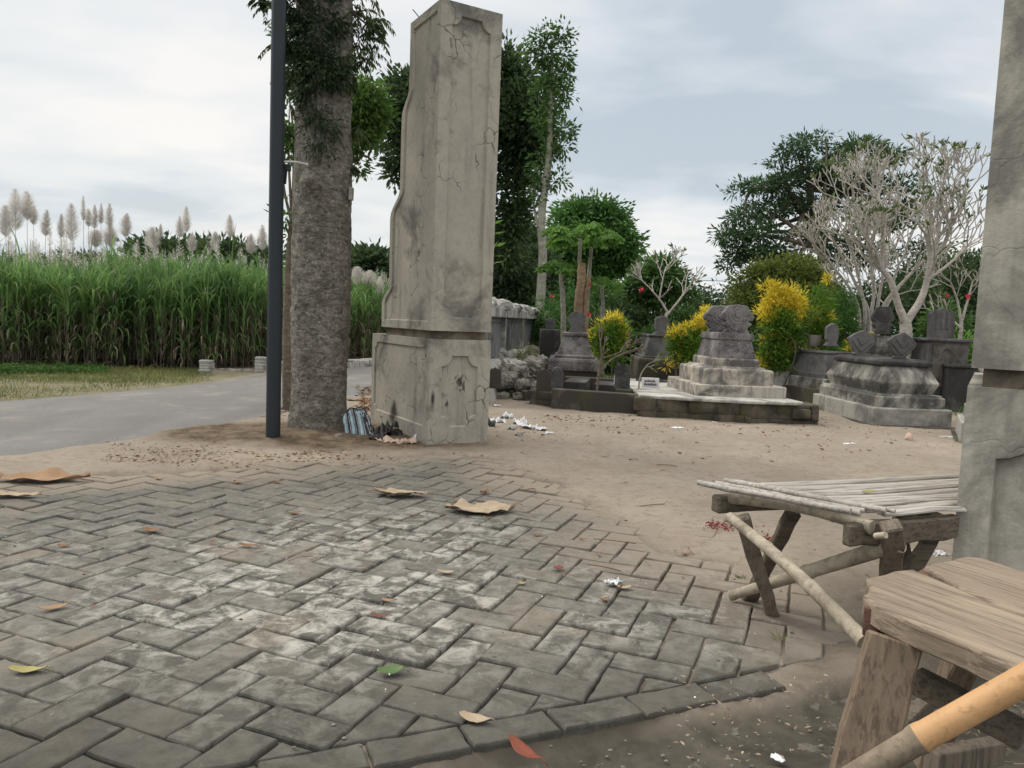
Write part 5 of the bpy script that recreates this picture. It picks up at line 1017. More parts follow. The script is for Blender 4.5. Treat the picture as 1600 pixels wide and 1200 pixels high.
def blades(pos, z0, az, th0, L_, w, bend, mat, nseg=5):
    n = len(pos); t = np.linspace(0, 1, nseg+1); d = np.stack([np.cos(az), np.sin(az), np.zeros(n)], -1); side = np.stack([-np.sin(az), np.cos(az), np.zeros(n)], -1)
    P = np.concatenate([pos, z0[:,None]], 1); pts = [P]; th = th0.copy()
    for k in range(nseg): st = (L_/nseg)[:,None]; P = P+st*(d*np.sin(th)[:,None]+np.array([0,0,1])*np.cos(th)[:,None]); th = th+bend/nseg*(1+k*.5); pts.append(P)
    V = []
    for k in range(nseg+1): ww = (w*(1-t[k]**1.8)*(.55+.45*min(1, t[k]*5))+.0012)[:,None]/2; V += [pts[k]-side*ww, pts[k]+side*ww]
    V = np.stack(V, 1).reshape(-1,3); m_ = 2*(nseg+1); i = (np.arange(n)*m_)[:,None]; k = (np.arange(nseg)*2)[None,:]; mb.add(V, np.stack([i+k, i+k+1, i+k+3, i+k+2], -1).reshape(-1,4), mat, True)
fr = np.where(dep < 3.5)[0]
for q in range(9):                          # green leaves
    idx = np.arange(nF) if q < 5 else fr; n = len(idx); z0 = hgt[idx]*rng.uniform(.35 if q > 4 else .5, .82, n); blades(pos[idx], z0, rng.uniform(0, 6.28, n), rng.uniform(.08, .42, n), rng.uniform(.42,.85,n), rng.uniform(.018,.032,n), rng.uniform(.5, 2.4, n), 0)
for q in range(2): n = nF; blades(pos, hgt*.72, rng.uniform(0,6.28,n), rng.uniform(.0,.16,n), rng.uniform(.35,.62,n), rng.uniform(.016,.024,n), rng.uniform(.0,.7,n), 0)
low_ = fr[rng.random(len(fr)) < .8]
dry = fr[rng.random(len(fr)) < .35]; n = len(dry); blades(pos[dry], hgt[dry]*rng.uniform(.4,.8,n), rng.uniform(0,6.28,n), rng.uniform(.2,1.0,n), rng.uniform(.4,.8,n), rng.uniform(.012,.022,n), rng.uniform(1.2,3.0,n), 1)
lg = fr[rng.random(len(fr)) < .16]; n = len(lg); blades(pos[lg], hgt[lg]*.8, rng.uniform(0,6.28,n), rng.uniform(.0,.3,n), rng.uniform(.6,.95,n), rng.uniform(.02,.034,n), rng.uniform(.2,1.8,n), 0)
for q in range(11): n = len(low_); blades(pos[low_], hgt[low_]*rng.uniform(.08,.55,n), rng.uniform(0,6.28,n), rng.uniform(.1,.9,n), rng.uniform(.3,.75,n), rng.uniform(.012,.028,n), rng.uniform(.8,2.8,n), 0 if q < 7 else 1)
for q in range(2): n = len(low_); blades(pos[low_], rng.uniform(.0,.15,n), rng.uniform(0,6.28,n), rng.uniform(.1,1.2,n), rng.uniform(.2,.5,n), rng.uniform(.012,.026,n), rng.uniform(.4,2.2,n), 1)
st_ = np.where(dep < 1.8)[0]
for i in st_:
    h_ = hgt[i]*.62; a = rng.normal(0, .06, 2); x, y = pos[i]; r_ = .007; V = [(x-r_,y,-.02),(x+r_*.5,y-r_,-.02),(x+r_*.5,y+r_,-.02),(x+a[0]-r_,y+a[1],h_),(x+a[0]+r_*.5,y+a[1]-r_,h_),(x+a[0]+r_*.5,y+a[1]+r_,h_)]; mb.add(V, [(0,1,4,3),(1,2,5,4),(2,0,3,5)], 2, True)
# short far plumes merged in the mass
def plume(mb, base, h, L_, w, lean, n_, mat, hair=1.):
    b_ = np.array(base); top = b_+[lean[0], lean[1], h]; tube(mb, [b_, (b_+top)/2+[0,0,0], top], [.006,.005,.002], 4, mat+1, False)
    ax_ = unit(top-b_); t = rng.uniform(0, 1, n_)**.85; P = top-ax_*(L_*t)[:,None]; a = rng.uniform(0, 6.28, n_); out_ = np.stack([np.cos(a), np.sin(a), np.zeros(n_)], -1)
    ww = w*(.16+.84*np.clip(t*1.5, 0, 1)**.8)*.5*(1-.25*np.clip(t-.8, 0, 1)*5*.5); k_ = rng.uniform(.55, 1.0, n_)
    Dd = out_*rng.uniform(.5,1.0,n_)[:,None]+np.array([0,0,.75])+rng.normal(0,.10,(n_,3)); leaf_quads(mb, P, Dd, ww*1.35*k_, .0040*hair, mat, 0)
    for _ in range(2):
        u = rng.uniform(.35,.95,n_); P2 = P+Dd/np.linalg.norm(Dd,axis=1)[:,None]*(ww*1.35*k_*u)[:,None]; leaf_quads(mb, P2, Dd+rng.normal(0,.55,(n_,3)), ww*.42, .0030*hair, mat, 0)
npl = 480; s2 = rng.uniform(cum[1], cum[7], npl); dp = rng.uniform(1.5, 12, npl); p, nrm = on_front(s2); pp = p+nrm*dp[:,None]
for i in range(npl):
    right = np.clip((pp[i][0]+9)/3, 0, 1); plume(mb, (*pp[i], .8), rng.uniform(1.08,1.34)+.14*right+pp[i][1]*.008, rng.uniform(.30,.5), .15, rng.normal(0,.05,2), 46, 3, 2.4)
stuff(mb.build('sugarcane_field', [MT['cane'], MT['cane_dead'], MT['cane_stalk'], MT['plume'], MT['cane_dead']]), 'dense green sugarcane field with pale flower heads beyond the road', 'sugarcane')
# tall flowering canes, each its own plant: (x, top y, bottom y of the head, width px, Y)
tall = [(8,322,372,24,12.6,'at the very left edge of the field'),(24,296,362,26,13.0,'tallest, near the left edge'),(42,300,345,24,13.2,'broad head right of the tallest one'),(52,322,352,14,13.8,'narrow head tucked behind the broad pair'),(73,328,370,16,13.4,'leaning right, alone left of centre'),
  (96,334,372,12,13.4,'short narrow head left of the round topped one'),(111,318,378,22,13.0,'round topped head, dense'),(130,306,345,8,13.6,'very slim upright head'),(138,326,355,12,14.2,'small head right of the very slim one'),(148,320,358,12,13.8,'left of a close pair'),(158,318,350,9,13.8,'right of a close pair'),(171,318,356,13,13.4,'upright head, last before the leaning one'),
  (198,334,372,18,13.6,'leaning right toward the far trees'),(238,356,390,22,15,'low dense head in front of the far trees'),(251,350,372,8,16,'tiny slim head above the far trees'),(281,338,372,13,15,'left of the pair in mid field'),(291,322,364,14,14.6,'right and taller of the pair in mid field'),(359,336,372,14,15.5,'single head well right of the mid field pair'),
  (300,365,395,14,16,'low head below the mid field pair'),(336,362,392,14,16,'low head left of the single right one'),(410,352,392,16,15,'just left of the black pole'),(392,366,398,16,16,'low head second from the black pole'),(172,352,388,22,15,'low broad head among the short ones'),(150,360,388,22,15,'low pale head left of the low broad one'),(558,418,446,20,17,'between the thick trunk and pillar, left one'),(578,424,450,20,17,'between the thick trunk and pillar, middle one'),(594,432,462,14,17.5,'touching the gate pillar edge')]
for px, y0, y1, w_, Y, lab in tall:
    top = D(px, y0, Y); bot = D(px, y1, Y); mb = MB(); L_ = top[2]-bot[2]; w = w_*Y/FPX*1.3; ln = .12 if 'leaning right' in lab else rng.normal(0,.03)
    plume(mb, (top[0]-ln, top[1], .3), top[2]-.3, L_, w, (ln, 0), int(420+w*1100), 0, 1.0); tag(mb.build('flowering_cane', [MT['plume'], MT['cane_dead']]), 'tall pale cane flower head, '+lab, 'cane flower', 'tall cane flower heads above the field')
# verge
mb = MB(); vp = [tuple(G(*q)[:2]) for q in ((-300,632),(0,628),(60,622),(150,612),(250,603),(312,597),(318,585),(310,578),(0,572),(-300,570))]
n = 42000; x = rng.uniform(-9, -3.6, n); y = rng.uniform(7, 13, n); sdd = poly_sd(x, y, vp); bare = np.exp(-(((x-G(90,605)[0])/.75)**2+((y-G(90,605)[1])/.55)**2)); k = (sdd > -.15) & (rng.random(n) < np.clip(.35+sdd*2, 0, 1)*(1-bare)*1.1*(.3+fbm(x*1.6, y*1.6, 95, 3)*1.4)); x, y = x[k], y[k]
P = np.stack([x, y, np.full(len(x), .0)], -1); leaf_quads(mb, P, np.stack([rng.normal(0,.55,len(x)), rng.normal(0,.55,len(x)), np.ones(len(x))], -1), rng.uniform(.03,.10,len(x)), .007)
stuff(mb.build('verge_grass', MT['grass']), 'short yellowing grass along the far edge of the road', 'grass')
mb = MB(); n = 700; px = rng.uniform(-120, 165, n); py = 588-rng.exponential(5, n)-px*.015
C = np.array([G(a, b) for a, b in zip(px, py)]); m_ = rng.integers(8, 16, n); I = np.repeat(np.arange(n), m_); P = C[I]+rng.normal(0, .07, (len(I),3))*[1,1,.35]+[0,0,.05]; leaf_quads(mb, P, rng.normal(0,1,(len(I),3))*[1,1,.4]+[0,0,.2], rng.uniform(.02,.05,len(I)), .022); stuff(mb.build('verge_weeds', MT['weeds']), 'bright green creeping weeds at the foot of the cane', 'weeds')
# white painted concrete markers and culvert wall
def marker(px, py, wpx, hpx, Y, label):
    b_ = D(px, py, Y); w_ = wpx*Y/FPX; h_ = hpx*Y/FPX; mb = MB(); T = frame((b_[0], b_[1], 0), 12)
    for k in range(5): e = rng.uniform(-.004,.004); box(mb, -w_/2+e, w_/2+e, -.08+e, .10, -.05 if k == 0 else b_[2]+h_*k/5+.0, b_[2]+h_*(k+1)/5-.006, T)
    box(mb, -w_/2+.012, w_/2-.012, -.065, .085, -.05, b_[2]+h_-.012, T); tag(mb.build('roadside_block', MT['whitewash'], bevel=.006, seg=1), label, 'marker block', 'white roadside blocks')
marker(323, 585, 20, 23, 11.4, 'white stacked block marker at the end of the verge grass'); marker(408, 581, 17, 24, 12.0, 'white stacked block marker just left of the black pole')
a_, b2 = G(425, 572+8), G(585, 569+4); mb = MB(); T = frame((a_[0], a_[1], 0), math.degrees(math.atan2(b2[1]-a_[1], b2[0]-a_[0]))); L_ = np.linalg.norm(b2-a_)
for k in range(9): e = rng.uniform(-.01,.01); stack(mb, [(-.05,k*L_/9+.01,(k+1)*L_/9,-.14,.14),(.15+e,k*L_/9+.01,(k+1)*L_/9,-.13,.13)], T)
tag(mb.build('culvert_kerb', MT['whitewash'], bevel=.02), 'low whitewashed kerb on the far side of the road', 'kerb')
mb = MB()
for k in range(60): b_ = D(rng.uniform(325,405), rng.uniform(572,582), 12); b_[2] = 0; blob(mb, b_, rng.uniform(.03,.10)*np.array([1.4,1,.55]), seed=k, n=5, amp=.4)
stuff(mb.build('gravel_pile', MT['rubble']), 'loose sandy rubble between the two white blocks', 'rubble')
# ================================================================== BAMBOO BENCH
A_, B_ = np.array([.66,2.57]), np.array([1.035,2.235]); ld = np.array([math.cos(R(20)), math.sin(R(20))]); BZ = .45
LEN = .92
def bp(s_, t_, z): "s along the length, t from far edge to near edge"; p = A_+(B_-A_)*t_+ld*s_; return np.array([p[0], p[1], z])
bench = thing('bamboo_bench', 'low weathered bamboo slat bench with crossed legs beside the right gate pillar', 'bench', bp(.45,.5,0))
def bamboo(mb, p0, p1, r0, r1, nodes=5, n=14, bend=.004, mat=0):
    p0, p1 = np.array(p0, float), np.array(p1, float); L_ = np.linalg.norm(p1-p0); pts, rad = [], []; off = rng.normal(0, bend, 3)
    for k in range(nodes+1):
        for t, f in ((.0,1.10),(.035,1.10),(.06,1.0),(.5,.985),(.94,1.0),(.965,1.10)) if k < nodes else ((0,1.1),): u = (k+t)/nodes; pts.append(p0+(p1-p0)*u+off*math.sin(u*3.14)*3); rad.append((r0+(r1-r0)*u)*f)
    tube(mb, pts, rad, n, mat)
ns = 9
for k in range(ns):                                    # split bamboo slats
    t = (k+.5)/ns; w_ = .042*rng.uniform(.75,1.08); mb = MB(); s0 = .135+rng.uniform(-.02,.02); s1 = .435+(1-t)*.80+rng.uniform(-.01,.01); pts = []; V = []; n = 12; ph = rng.uniform(0,6); am = rng.uniform(.001,.005); sk = rng.normal(0,.012)
    nrm = unit((B_-A_)-ld*np.dot(B_-A_, ld))
    for q in range(n+1):
        u = q/n; c = bp(s0+(s1-s0)*u, t, BZ+.006+am*math.sin(u*5+ph)+(.006 if k%3 == 0 else 0)); side = np.array([nrm[0], nrm[1], 0]); c = c+side*(sk*(u-.5)+.002*math.sin(u*9+ph))
        ww = w_/2*(1+.1*math.sin(u*7+ph)); V += [c-side*ww-[0,0,.004], c-side*ww*.5+[0,0,.003], c+side*ww*.5+[0,0,.003], c+side*ww-[0,0,.004], c+side*ww-[0,0,.009], c-side*ww-[0,0,.009]]
    f = [(0,1,2,3,4,5), tuple(n*6+j for j in (5,4,3,2,1,0))]
    for q in range(n):
        for j in range(6): a, b = q*6+j, q*6+(j+1)%6; f.append((a, a+6, b+6, b))
    mb.add(V, f); mb.build('slat', MT['slat'], bench)
for s0, z, r_, t0, t1 in ((.0,.018,.0095,-.02,.98),(.028,.012,.010,-.01,1.0),(.060,.016,.008,.0,.97),(.110,.020,.010,-.03,1.02),(.135,.018,.007,.0,1.03)):
    mb = MB(); c = curve([bp(s0+rng.normal(0,.003), t0+(t1-t0)*u, BZ+z+rng.normal(0,.0015)) for u in np.linspace(0,1,5)], 4); tube(mb, c, r_*rng.uniform(.9,1.1), 7, rough=.10); mb.build('edge_lath', MT['slat'], bench)
mb = MB(); bamboo(mb, bp(.075,.08,BZ-.030), bp(.06,1.02,BZ-.030), .020, .020, 4); mb.build('end_rail', MT['bamboo_old'], bench)
mb = MB(); beam(mb, bp(.03,.05,BZ-.05), bp(1.0,.10,BZ-.05), .05, .055, bumps=.002); mb.build('side_rail', MT['old_beam'], bench, bevel=.006, seg=1)
mb = MB(); beam(mb, bp(.0,.97,BZ-.056), bp(.455,.95,BZ-.056), .04, .072, bumps=.002); mb.build('side_rail', MT['old_beam'], bench, bevel=.006, seg=1)
mb = MB(); beam(mb, bp(.62,.05,BZ-.04), bp(.40,.95,BZ-.04), .05, .035, bumps=.001); mb.build('cross_rail', MT['old_beam'], bench)
def leg(p0, p1, w, h, mat, w1=None): mb = MB(); p1 = np.array(p1, float); beam(mb, p0, p1-[0,0,.015], w, h, side=(1,0,0), w1=w1 or w, bumps=.0022); mb.build('leg', mat, bench, bevel=.005, seg=1)
leg(D(1158,806,2.47), G(1210,960), .048, .035, MT['leg_wood'], .046); leg(D(1240,800,2.62), G(1185,955)+[.0,.12,0], .052, .03, MT['old_beam'])
leg(D(1393,822,2.20), G(1392,985), .058, .05, MT['leg_wood']); leg(D(1455,835,2.42), D(1370,1000,2.5)*[1,1,0], .055, .03, MT['old_beam']); leg(bp(LEN-.1,.1,BZ-.06), bp(LEN-.08,.2,0), .05, .035, MT['leg_wood'])
mb = MB(); bamboo(mb, D(1140,808,2.46), D(1352,1003,1.86), .0165, .0205, 3); mb.build('diagonal_pole', MT['bamboo_old'], bench)
mb = MB(); bamboo(mb, G(1142,938)+[0,0,.018], D(1405,848,2.24), .018, .028, 2); mb.build('lower_brace', MT['bamboo_old'], bench)
mb = MB(); tube(mb, [D(1368,838,2.16), D(1384,836,2.13)], .010, 8); mb.build('peg', MT['bamboo_old'], bench)
# ================================================================== PLANK BENCH
PZ = .50
pb_ = thing('plank_bench', 'rough wooden bench with two split planks, close at the right edge of the picture', 'bench', (1.0,1.3,0))
def plank(px, name, th=.045, dz=0.):
    P = [G(x, y, PZ+dz)[:2] for x, y in px]; mb = MB(); c = [np.array([*p, 0]) for p in P]; Pc = []
    for k in range(len(P)):
        a, b = P[k], P[(k+1)%len(P)]; m_ = max(1, int(np.linalg.norm(b-a)/.03))
        for q in range(m_): Pc.append(a+(b-a)*q/m_+(rng.normal(0,.0018,2)))
    n = len(Pc); zj = [rng.normal(0,.0012) for _ in Pc]; V = [(*p, PZ+dz-th) for p in Pc]+[(*(p+rng.normal(0,.001,2)), PZ+dz-.006) for p in Pc]; cc = np.mean(Pc, 0); V += [(*(p+unit(cc-p)*.006), PZ+dz+z) for p, z in zip(Pc, zj)]
    f = [tuple(range(n))[::-1], tuple(range(2*n, 3*n))]
    for r_ in range(2):
        for k in range(n): f.append((r_*n+k, r_*n+(k+1)%n, (r_+1)*n+(k+1)%n, (r_+1)*n+k))
    mb.add(V, f); return mb.build(name, MT['plank'], pb_, bevel=.003, seg=1)
plank([(1351,928),(1360,940),(1374,949),(1435,976),(1510,1006),(1600,1048),(1760,1130),(1800,1060),(1740,1010),(1640,975),(1560,945),(1516,928),(1450,900),(1425,889),(1395,891),(1352,902),(1358,914)], 'seat_plank')
plank([(1442,883),(1478,906),(1513,925),(1560,943),(1640,973),(1742,1008),(1850,980),(1760,930),(1680,905),(1600,893),(1560,880),(1530,870),(1508,868),(1470,876)], 'seat_plank', dz=.001)
def bleg(p0, p1, w, h, side=(1,0,0), mat='plank_leg'): mb = MB(); beam(mb, p0, p1, w, h, side=side, bumps=.001); mb.build('leg', MT[mat], pb_, bevel=.004, seg=1)
def ext(p0, p1, z=0): p0, p1 = np.array(p0), np.array(p1); return p0+(p1-p0)*((z-p0[2])/(p1[2]-p0[2]))
t0 = D(1400,960,1.335); t0[2] = PZ-.045; b0 = ext(t0, D(1350,1180,1.29)); bleg(t0, b0, .088, .055, side=(1,-.35,0))
t1 = np.array([1.05,1.62,PZ-.046]); bleg(t1, (1.0,1.70,0), .06, .05); bleg((1.25,.98,PZ-.046), (1.22,.92,0), .088, .055, side=(1,-.35,0)); bleg((1.45,1.35,PZ-.046), (1.48,1.42,0), .06, .05)
mb = MB(); c = D(1360,970,1.40); beam(mb, c+[-.005,-.012,.0], c+[.27,.27,-.0], .03, .058, mat=0); mb.build('end_batten', MT['red_wood'], pb_, bevel=.003, seg=1)
mb = MB(); beam(mb, D(1430,1062,1.42), D(1600,1150,1.28), .030, .05); mb.build('cross_brace', MT['old_beam'], pb_, bevel=.003, seg=1)
mb = MB(); beam(mb, D(1530,1020,1.75), D(1395,1150,1.5), .028, .032); mb.build('cross_brace', MT['leg_wood'], pb_, bevel=.003, seg=1)
mb = MB(); a_ = D(1455,1192,1.45); beam(mb, a_, D(1560,1172,1.55), .035, .05); tag(mb.build('wood_offcut', MT['leg_wood'], bevel=.004), 'short wood offcut lying under the plank bench', 'wood piece')
bamb = thing('bamboo_pole', 'thick golden bamboo pole with a grey section in the bottom right corner', 'bamboo pole', D(1430,1165,1.02))
q0, q1, q2 = D(1322,1222,1.06), D(1436,1154,1.03), D(1680,1018,.98)
def seg_(p0, p1, r0, r1, m_, name): mb = MB(); p0, p1 = np.array(p0), np.array(p1); c = [p0+(p1-p0)*t for t in (0,.03,.06,.5,.94,.97,1)]; tube(mb, c, np.array([1.06,1.05,.98,.97,.98,1.06,1.07])*np.linspace(r0, r1, 7), 32, cap=True); mb.build(name, MT[m_], bamb)
seg_(q0-(q1-q0)*.6, q1, .0185, .0190, 'bamboo_grey', 'grey_section'); seg_(q1, q2, .0190, .0198, 'bamboo_yellow', 'golden_section')
mb = MB(); tube(mb, [q1-(q2-q1)*.006, q1+(q2-q1)*.006], .0208, 32); mb.build('node_ring', MT['bamboo_grey'], bamb)

# ================================================================== LITTER
def crumple(mb, c, sx, sy, amp, seed, ang=0, n=16, lobes=.25, base=.0, mat=0):
    u, v = np.meshgrid(np.linspace(-1,1,n), np.linspace(-1,1,n), indexing='ij'); k = 1+lobes*(fbm(u*2+seed, v*2+seed, seed, 2)-.5)*2
    x = (u*np.sqrt(1-.35*v*v))*sx*k; y = (v*np.sqrt(1-.35*u*u))*sy*k; r = fbm(u*2.2+seed*3, v*2.2+7, seed, 4); z = base+amp*np.abs(r-.45)*3.0*(1-.35*np.maximum(np.abs(u), np.abs(v))**3)+.3*amp*np.abs(fbm(u*7+seed, v*7, seed+3, 2)-.5)
    V = frame(c, ang)(np.stack([x,y,z], -1).reshape(-1,3)); i = np.arange(n-1)[:,None]*n; j = np.arange(n-1)[None,:]; mb.add(V, np.stack([i+j, i+n+j, i+n+j+1, i+j+1], -1).reshape(-1,4), mat, True)
def gz(px, py, dz=.01): p = G(px, py); p[2] = dz; return p
def sheet(name, label, cat, px, py, sx, sy, amp, seed, mat, ang=0, group=None, lobes=.3, z=.008): mb = MB(); crumple(mb, gz(px, py, z), sx, sy, amp, seed, ang, lobes=lobes); return tag(mb.build(name, MT[mat], solid=.0015), label, cat, group)
# striped bag slumped between trunk and pillar
rt = thing('woven_bag', 'black and pale blue striped woven bag slumped between trunk and gate pillar', 'bag', G(562,684))
mb = MB(); c = G(562,684); n = 22; V = []
for i in range(n+1):
    v = i/n; h_ = .225*v; taper = 1-.30*v**1.4-.10*(v > .93); z = h_*(1+.0)
    for k in range(36):
        a = k/36*2*math.pi; ca, sa = math.cos(a), math.sin(a); x = .125*taper*np.sign(ca)*abs(ca)**.55-.030*v; y = .085*taper*(1-.35*v)*np.sign(sa)*abs(sa)**.6; w_ = (fbm(np.array([ca*2+v*3+5.]), np.array([sa*2+v*2+5.]), 9, 3)[0]-.5); V.append((x*(1+.35*w_), y*(1+.5*w_), z+.05*w_*v-.03*v*v*(ca > 0)*ca))
V = frame(c, -8)(V); i = np.arange(n)[:,None]*36; k = np.arange(36)[None,:]; k2 = (k+1)%36; mb.add(V, np.stack([i+k, i+k2, i+36+k2, i+36+k], -1).reshape(-1,4), 0, True); mb.add(V[-36:], np.array([list(range(36))]), 0, True); mb.build('bag_body', MT['bag'], rt)
for dx, yy in ((-.05,-.02),(.0,.02)): mb = MB(); p = c+[dx,yy,.20]; tube(mb, curve([p+[-.05,0,-.01], p+[-.03,-.01,.04], p+[.03,-.02,.035], p+[.055,-.01,-.02]], 5), .005, 6); mb.build('handle', MT['black_plastic'], rt)
mb = MB(); blob(mb, gz(529,689,.025), (.035,.03,.04), 4, 12, .4, T=frame((0,0,0),20), smooth=False); tag(mb.build('stone', MT['rubble']), 'small grey stone at the foot of the thick trunk', 'stone')
sheet('plastic_bag','crumpled black plastic bag lying under the stained side of the gate pillar','plastic bag',607,684,.10,.075,.13,12,'black_plastic',20)
sheet('plastic_bag','smaller black plastic bag left of the pink cloth','plastic bag',590,692,.06,.05,.09,17,'black_plastic',0)
sheet('cloth','cream and pink crumpled cloth beside the gate pillar base','cloth',617,694,.15,.075,.06,23,'cloth',-8)
sheet('paper_scrap','white curled paper at the corner of the gate pillar base','paper scrap',651,689,.022,.04,.06,29,'paper',10)
# black bag and paper heap right of the pillar
sheet('plastic_bag','black plastic bag peeping out right of the gate pillar','plastic bag',768,668,.035,.05,.09,31,'black_plastic',0)
for k, (px, py, sx, sy, amp, lab) in enumerate(((778,662,.05,.035,.05,'white crumpled paper nearest the gate pillar'),(792,655,.05,.035,.06,'tall white crumpled paper at the back of the heap'),(800,672,.045,.03,.03,'pale paper in front of the heap'),(812,664,.06,.04,.05,'crumpled white paper in the middle of the heap'),(826,671,.055,.03,.045,'long white paper right of the middle of the heap'),(843,673,.04,.025,.03,'white paper near the right end of the heap'),(857,679,.03,.015,.02,'small white scrap, last of the heap'),(811,682,.035,.02,.03,'off white ball low in front of the heap'))):
    sheet('paper_scrap', lab, 'paper scrap', px, py, sx*1.35, sy*1.35, amp*1.3, 40+k, 'paper' if k not in (2,7) else 'whitewash', k*37, 'paper heap right of the pillar', lobes=.8)
sheet('paper_scrap','lone flat white paper on the dirt, left of the two by the stone wall','paper scrap',1058,670,.06,.03,.012,51,'paper',5,lobes=.5); sheet('paper_scrap','small white paper right in front of the stone wall','paper scrap',1114,661,.04,.02,.010,52,'paper',0,lobes=.5)
sheet('paper_scrap','faint white paper in front of the large cream tomb','paper scrap',1325,695,.06,.025,.012,53,'paper',12,lobes=.6); sheet('paper_scrap','white paper strip beside the right gate pillar','paper scrap',1478,684,.09,.02,.012,54,'paper',4,lobes=.6); sheet('paper_scrap','short white roll beside the left gate pillar','paper scrap',776,635,.05,.012,.015,55,'paper',0)
sheet('paper_scrap','bright white crumpled paper on the pavers beside a tan leaf','paper scrap',957,915,.032,.020,.030,56,'paper',20,lobes=.8); sheet('paper_scrap','white crumpled paper on the ground behind the plank bench','paper scrap',1462,872,.075,.03,.03,57,'paper',10,lobes=.8); sheet('paper_scrap','tiny white tag under the near end of the paving','paper scrap',1216,1166,.012,.018,.006,58,'paper',30,z=-.03)
mb = MB(); blob(mb, gz(1420,689,.03), (.035,.03,.05), 8, 10, .3, smooth=False); tag(mb.build('tan_stone', MT['cloth']), 'small upright tan stone in front of the large cream tomb', 'stone')
# dry leaves
def dry_leaf(label, px, py, L_, w, ang, mat, curl=.5, seed=0, big=False, group='dry leaves scattered on the pavers', z=.006, cup=.3):
    c = gz(px, py, z); n, m_ = 18 if big else 12, 9 if big else 6; rs = np.random.default_rng(seed+int(px)); u, v = np.meshgrid(np.linspace(0,1,n), np.linspace(-1,1,m_), indexing='ij')
    wid = np.sin(np.pi*np.clip(u, 0, 1)**.8)**.75*(1+ (.45*(fbm(u*5+seed, v*0+seed*2, seed, 3)-.5)*2 if big else .1*np.sin(u*9+seed))); x = (u-.5)*L_; y = v*w/2*wid; h = curl*L_*.5*((u-.5)**2)*1.2+cup*w*.5*(v**2)*wid*(.4+.8*fbm(u*3+seed, v+3, seed, 2))+ (.48*w if big else .18*w)*np.abs(fbm(u*4+seed, v*2+seed, seed+5, 3)-.45)
    V = frame(c, ang)(np.stack([x,y,h], -1).reshape(-1,3)); mb = MB(); i = np.arange(n-1)[:,None]*m_; j = np.arange(m_-1)[None,:]; mb.add(V, np.stack([i+j, i+m_+j, i+m_+j+1, i+j+1], -1).reshape(-1,4), 0, True)
    e = frame(c, ang)([(L_*.5,0,h[-1,m_//2]), (L_*.5+L_*.14,L_*.03,.006)]); tube(mb, [e[0], e[1]], [.0022,.0014] if big else [.0011,.0008], 5); return tag(mb.build('dry_leaf', MT[mat], solid=.0008), label, 'leaf', group)
dry_leaf('large flat tan dry leaf with a curled right tip, in the middle of the pavers', 750, 800, .36, .18, 8, 'leaf_tan', .22, 3, True, cup=.12); dry_leaf('torn tan dry leaf left of and behind the largest one', 628, 775, .30, .12, -2, 'leaf_tan', .3, 6, True, cup=.25)
dry_leaf('long curled orange brown dry leaf mass at the left edge, upper one', 62, 752, .52, .16, 10, 'leaf_orange', .2, 9, True, cup=.3); dry_leaf('greyer curled dry leaf at the left edge, lower one', 18, 778, .28, .10, 8, 'leaf_tan', .3, 12, True, cup=.35); dry_leaf('curled brown dry leaf behind the largest tan one', 757, 772, .07, .06, 60, 'leaf_brown', 1.1, 15, True)
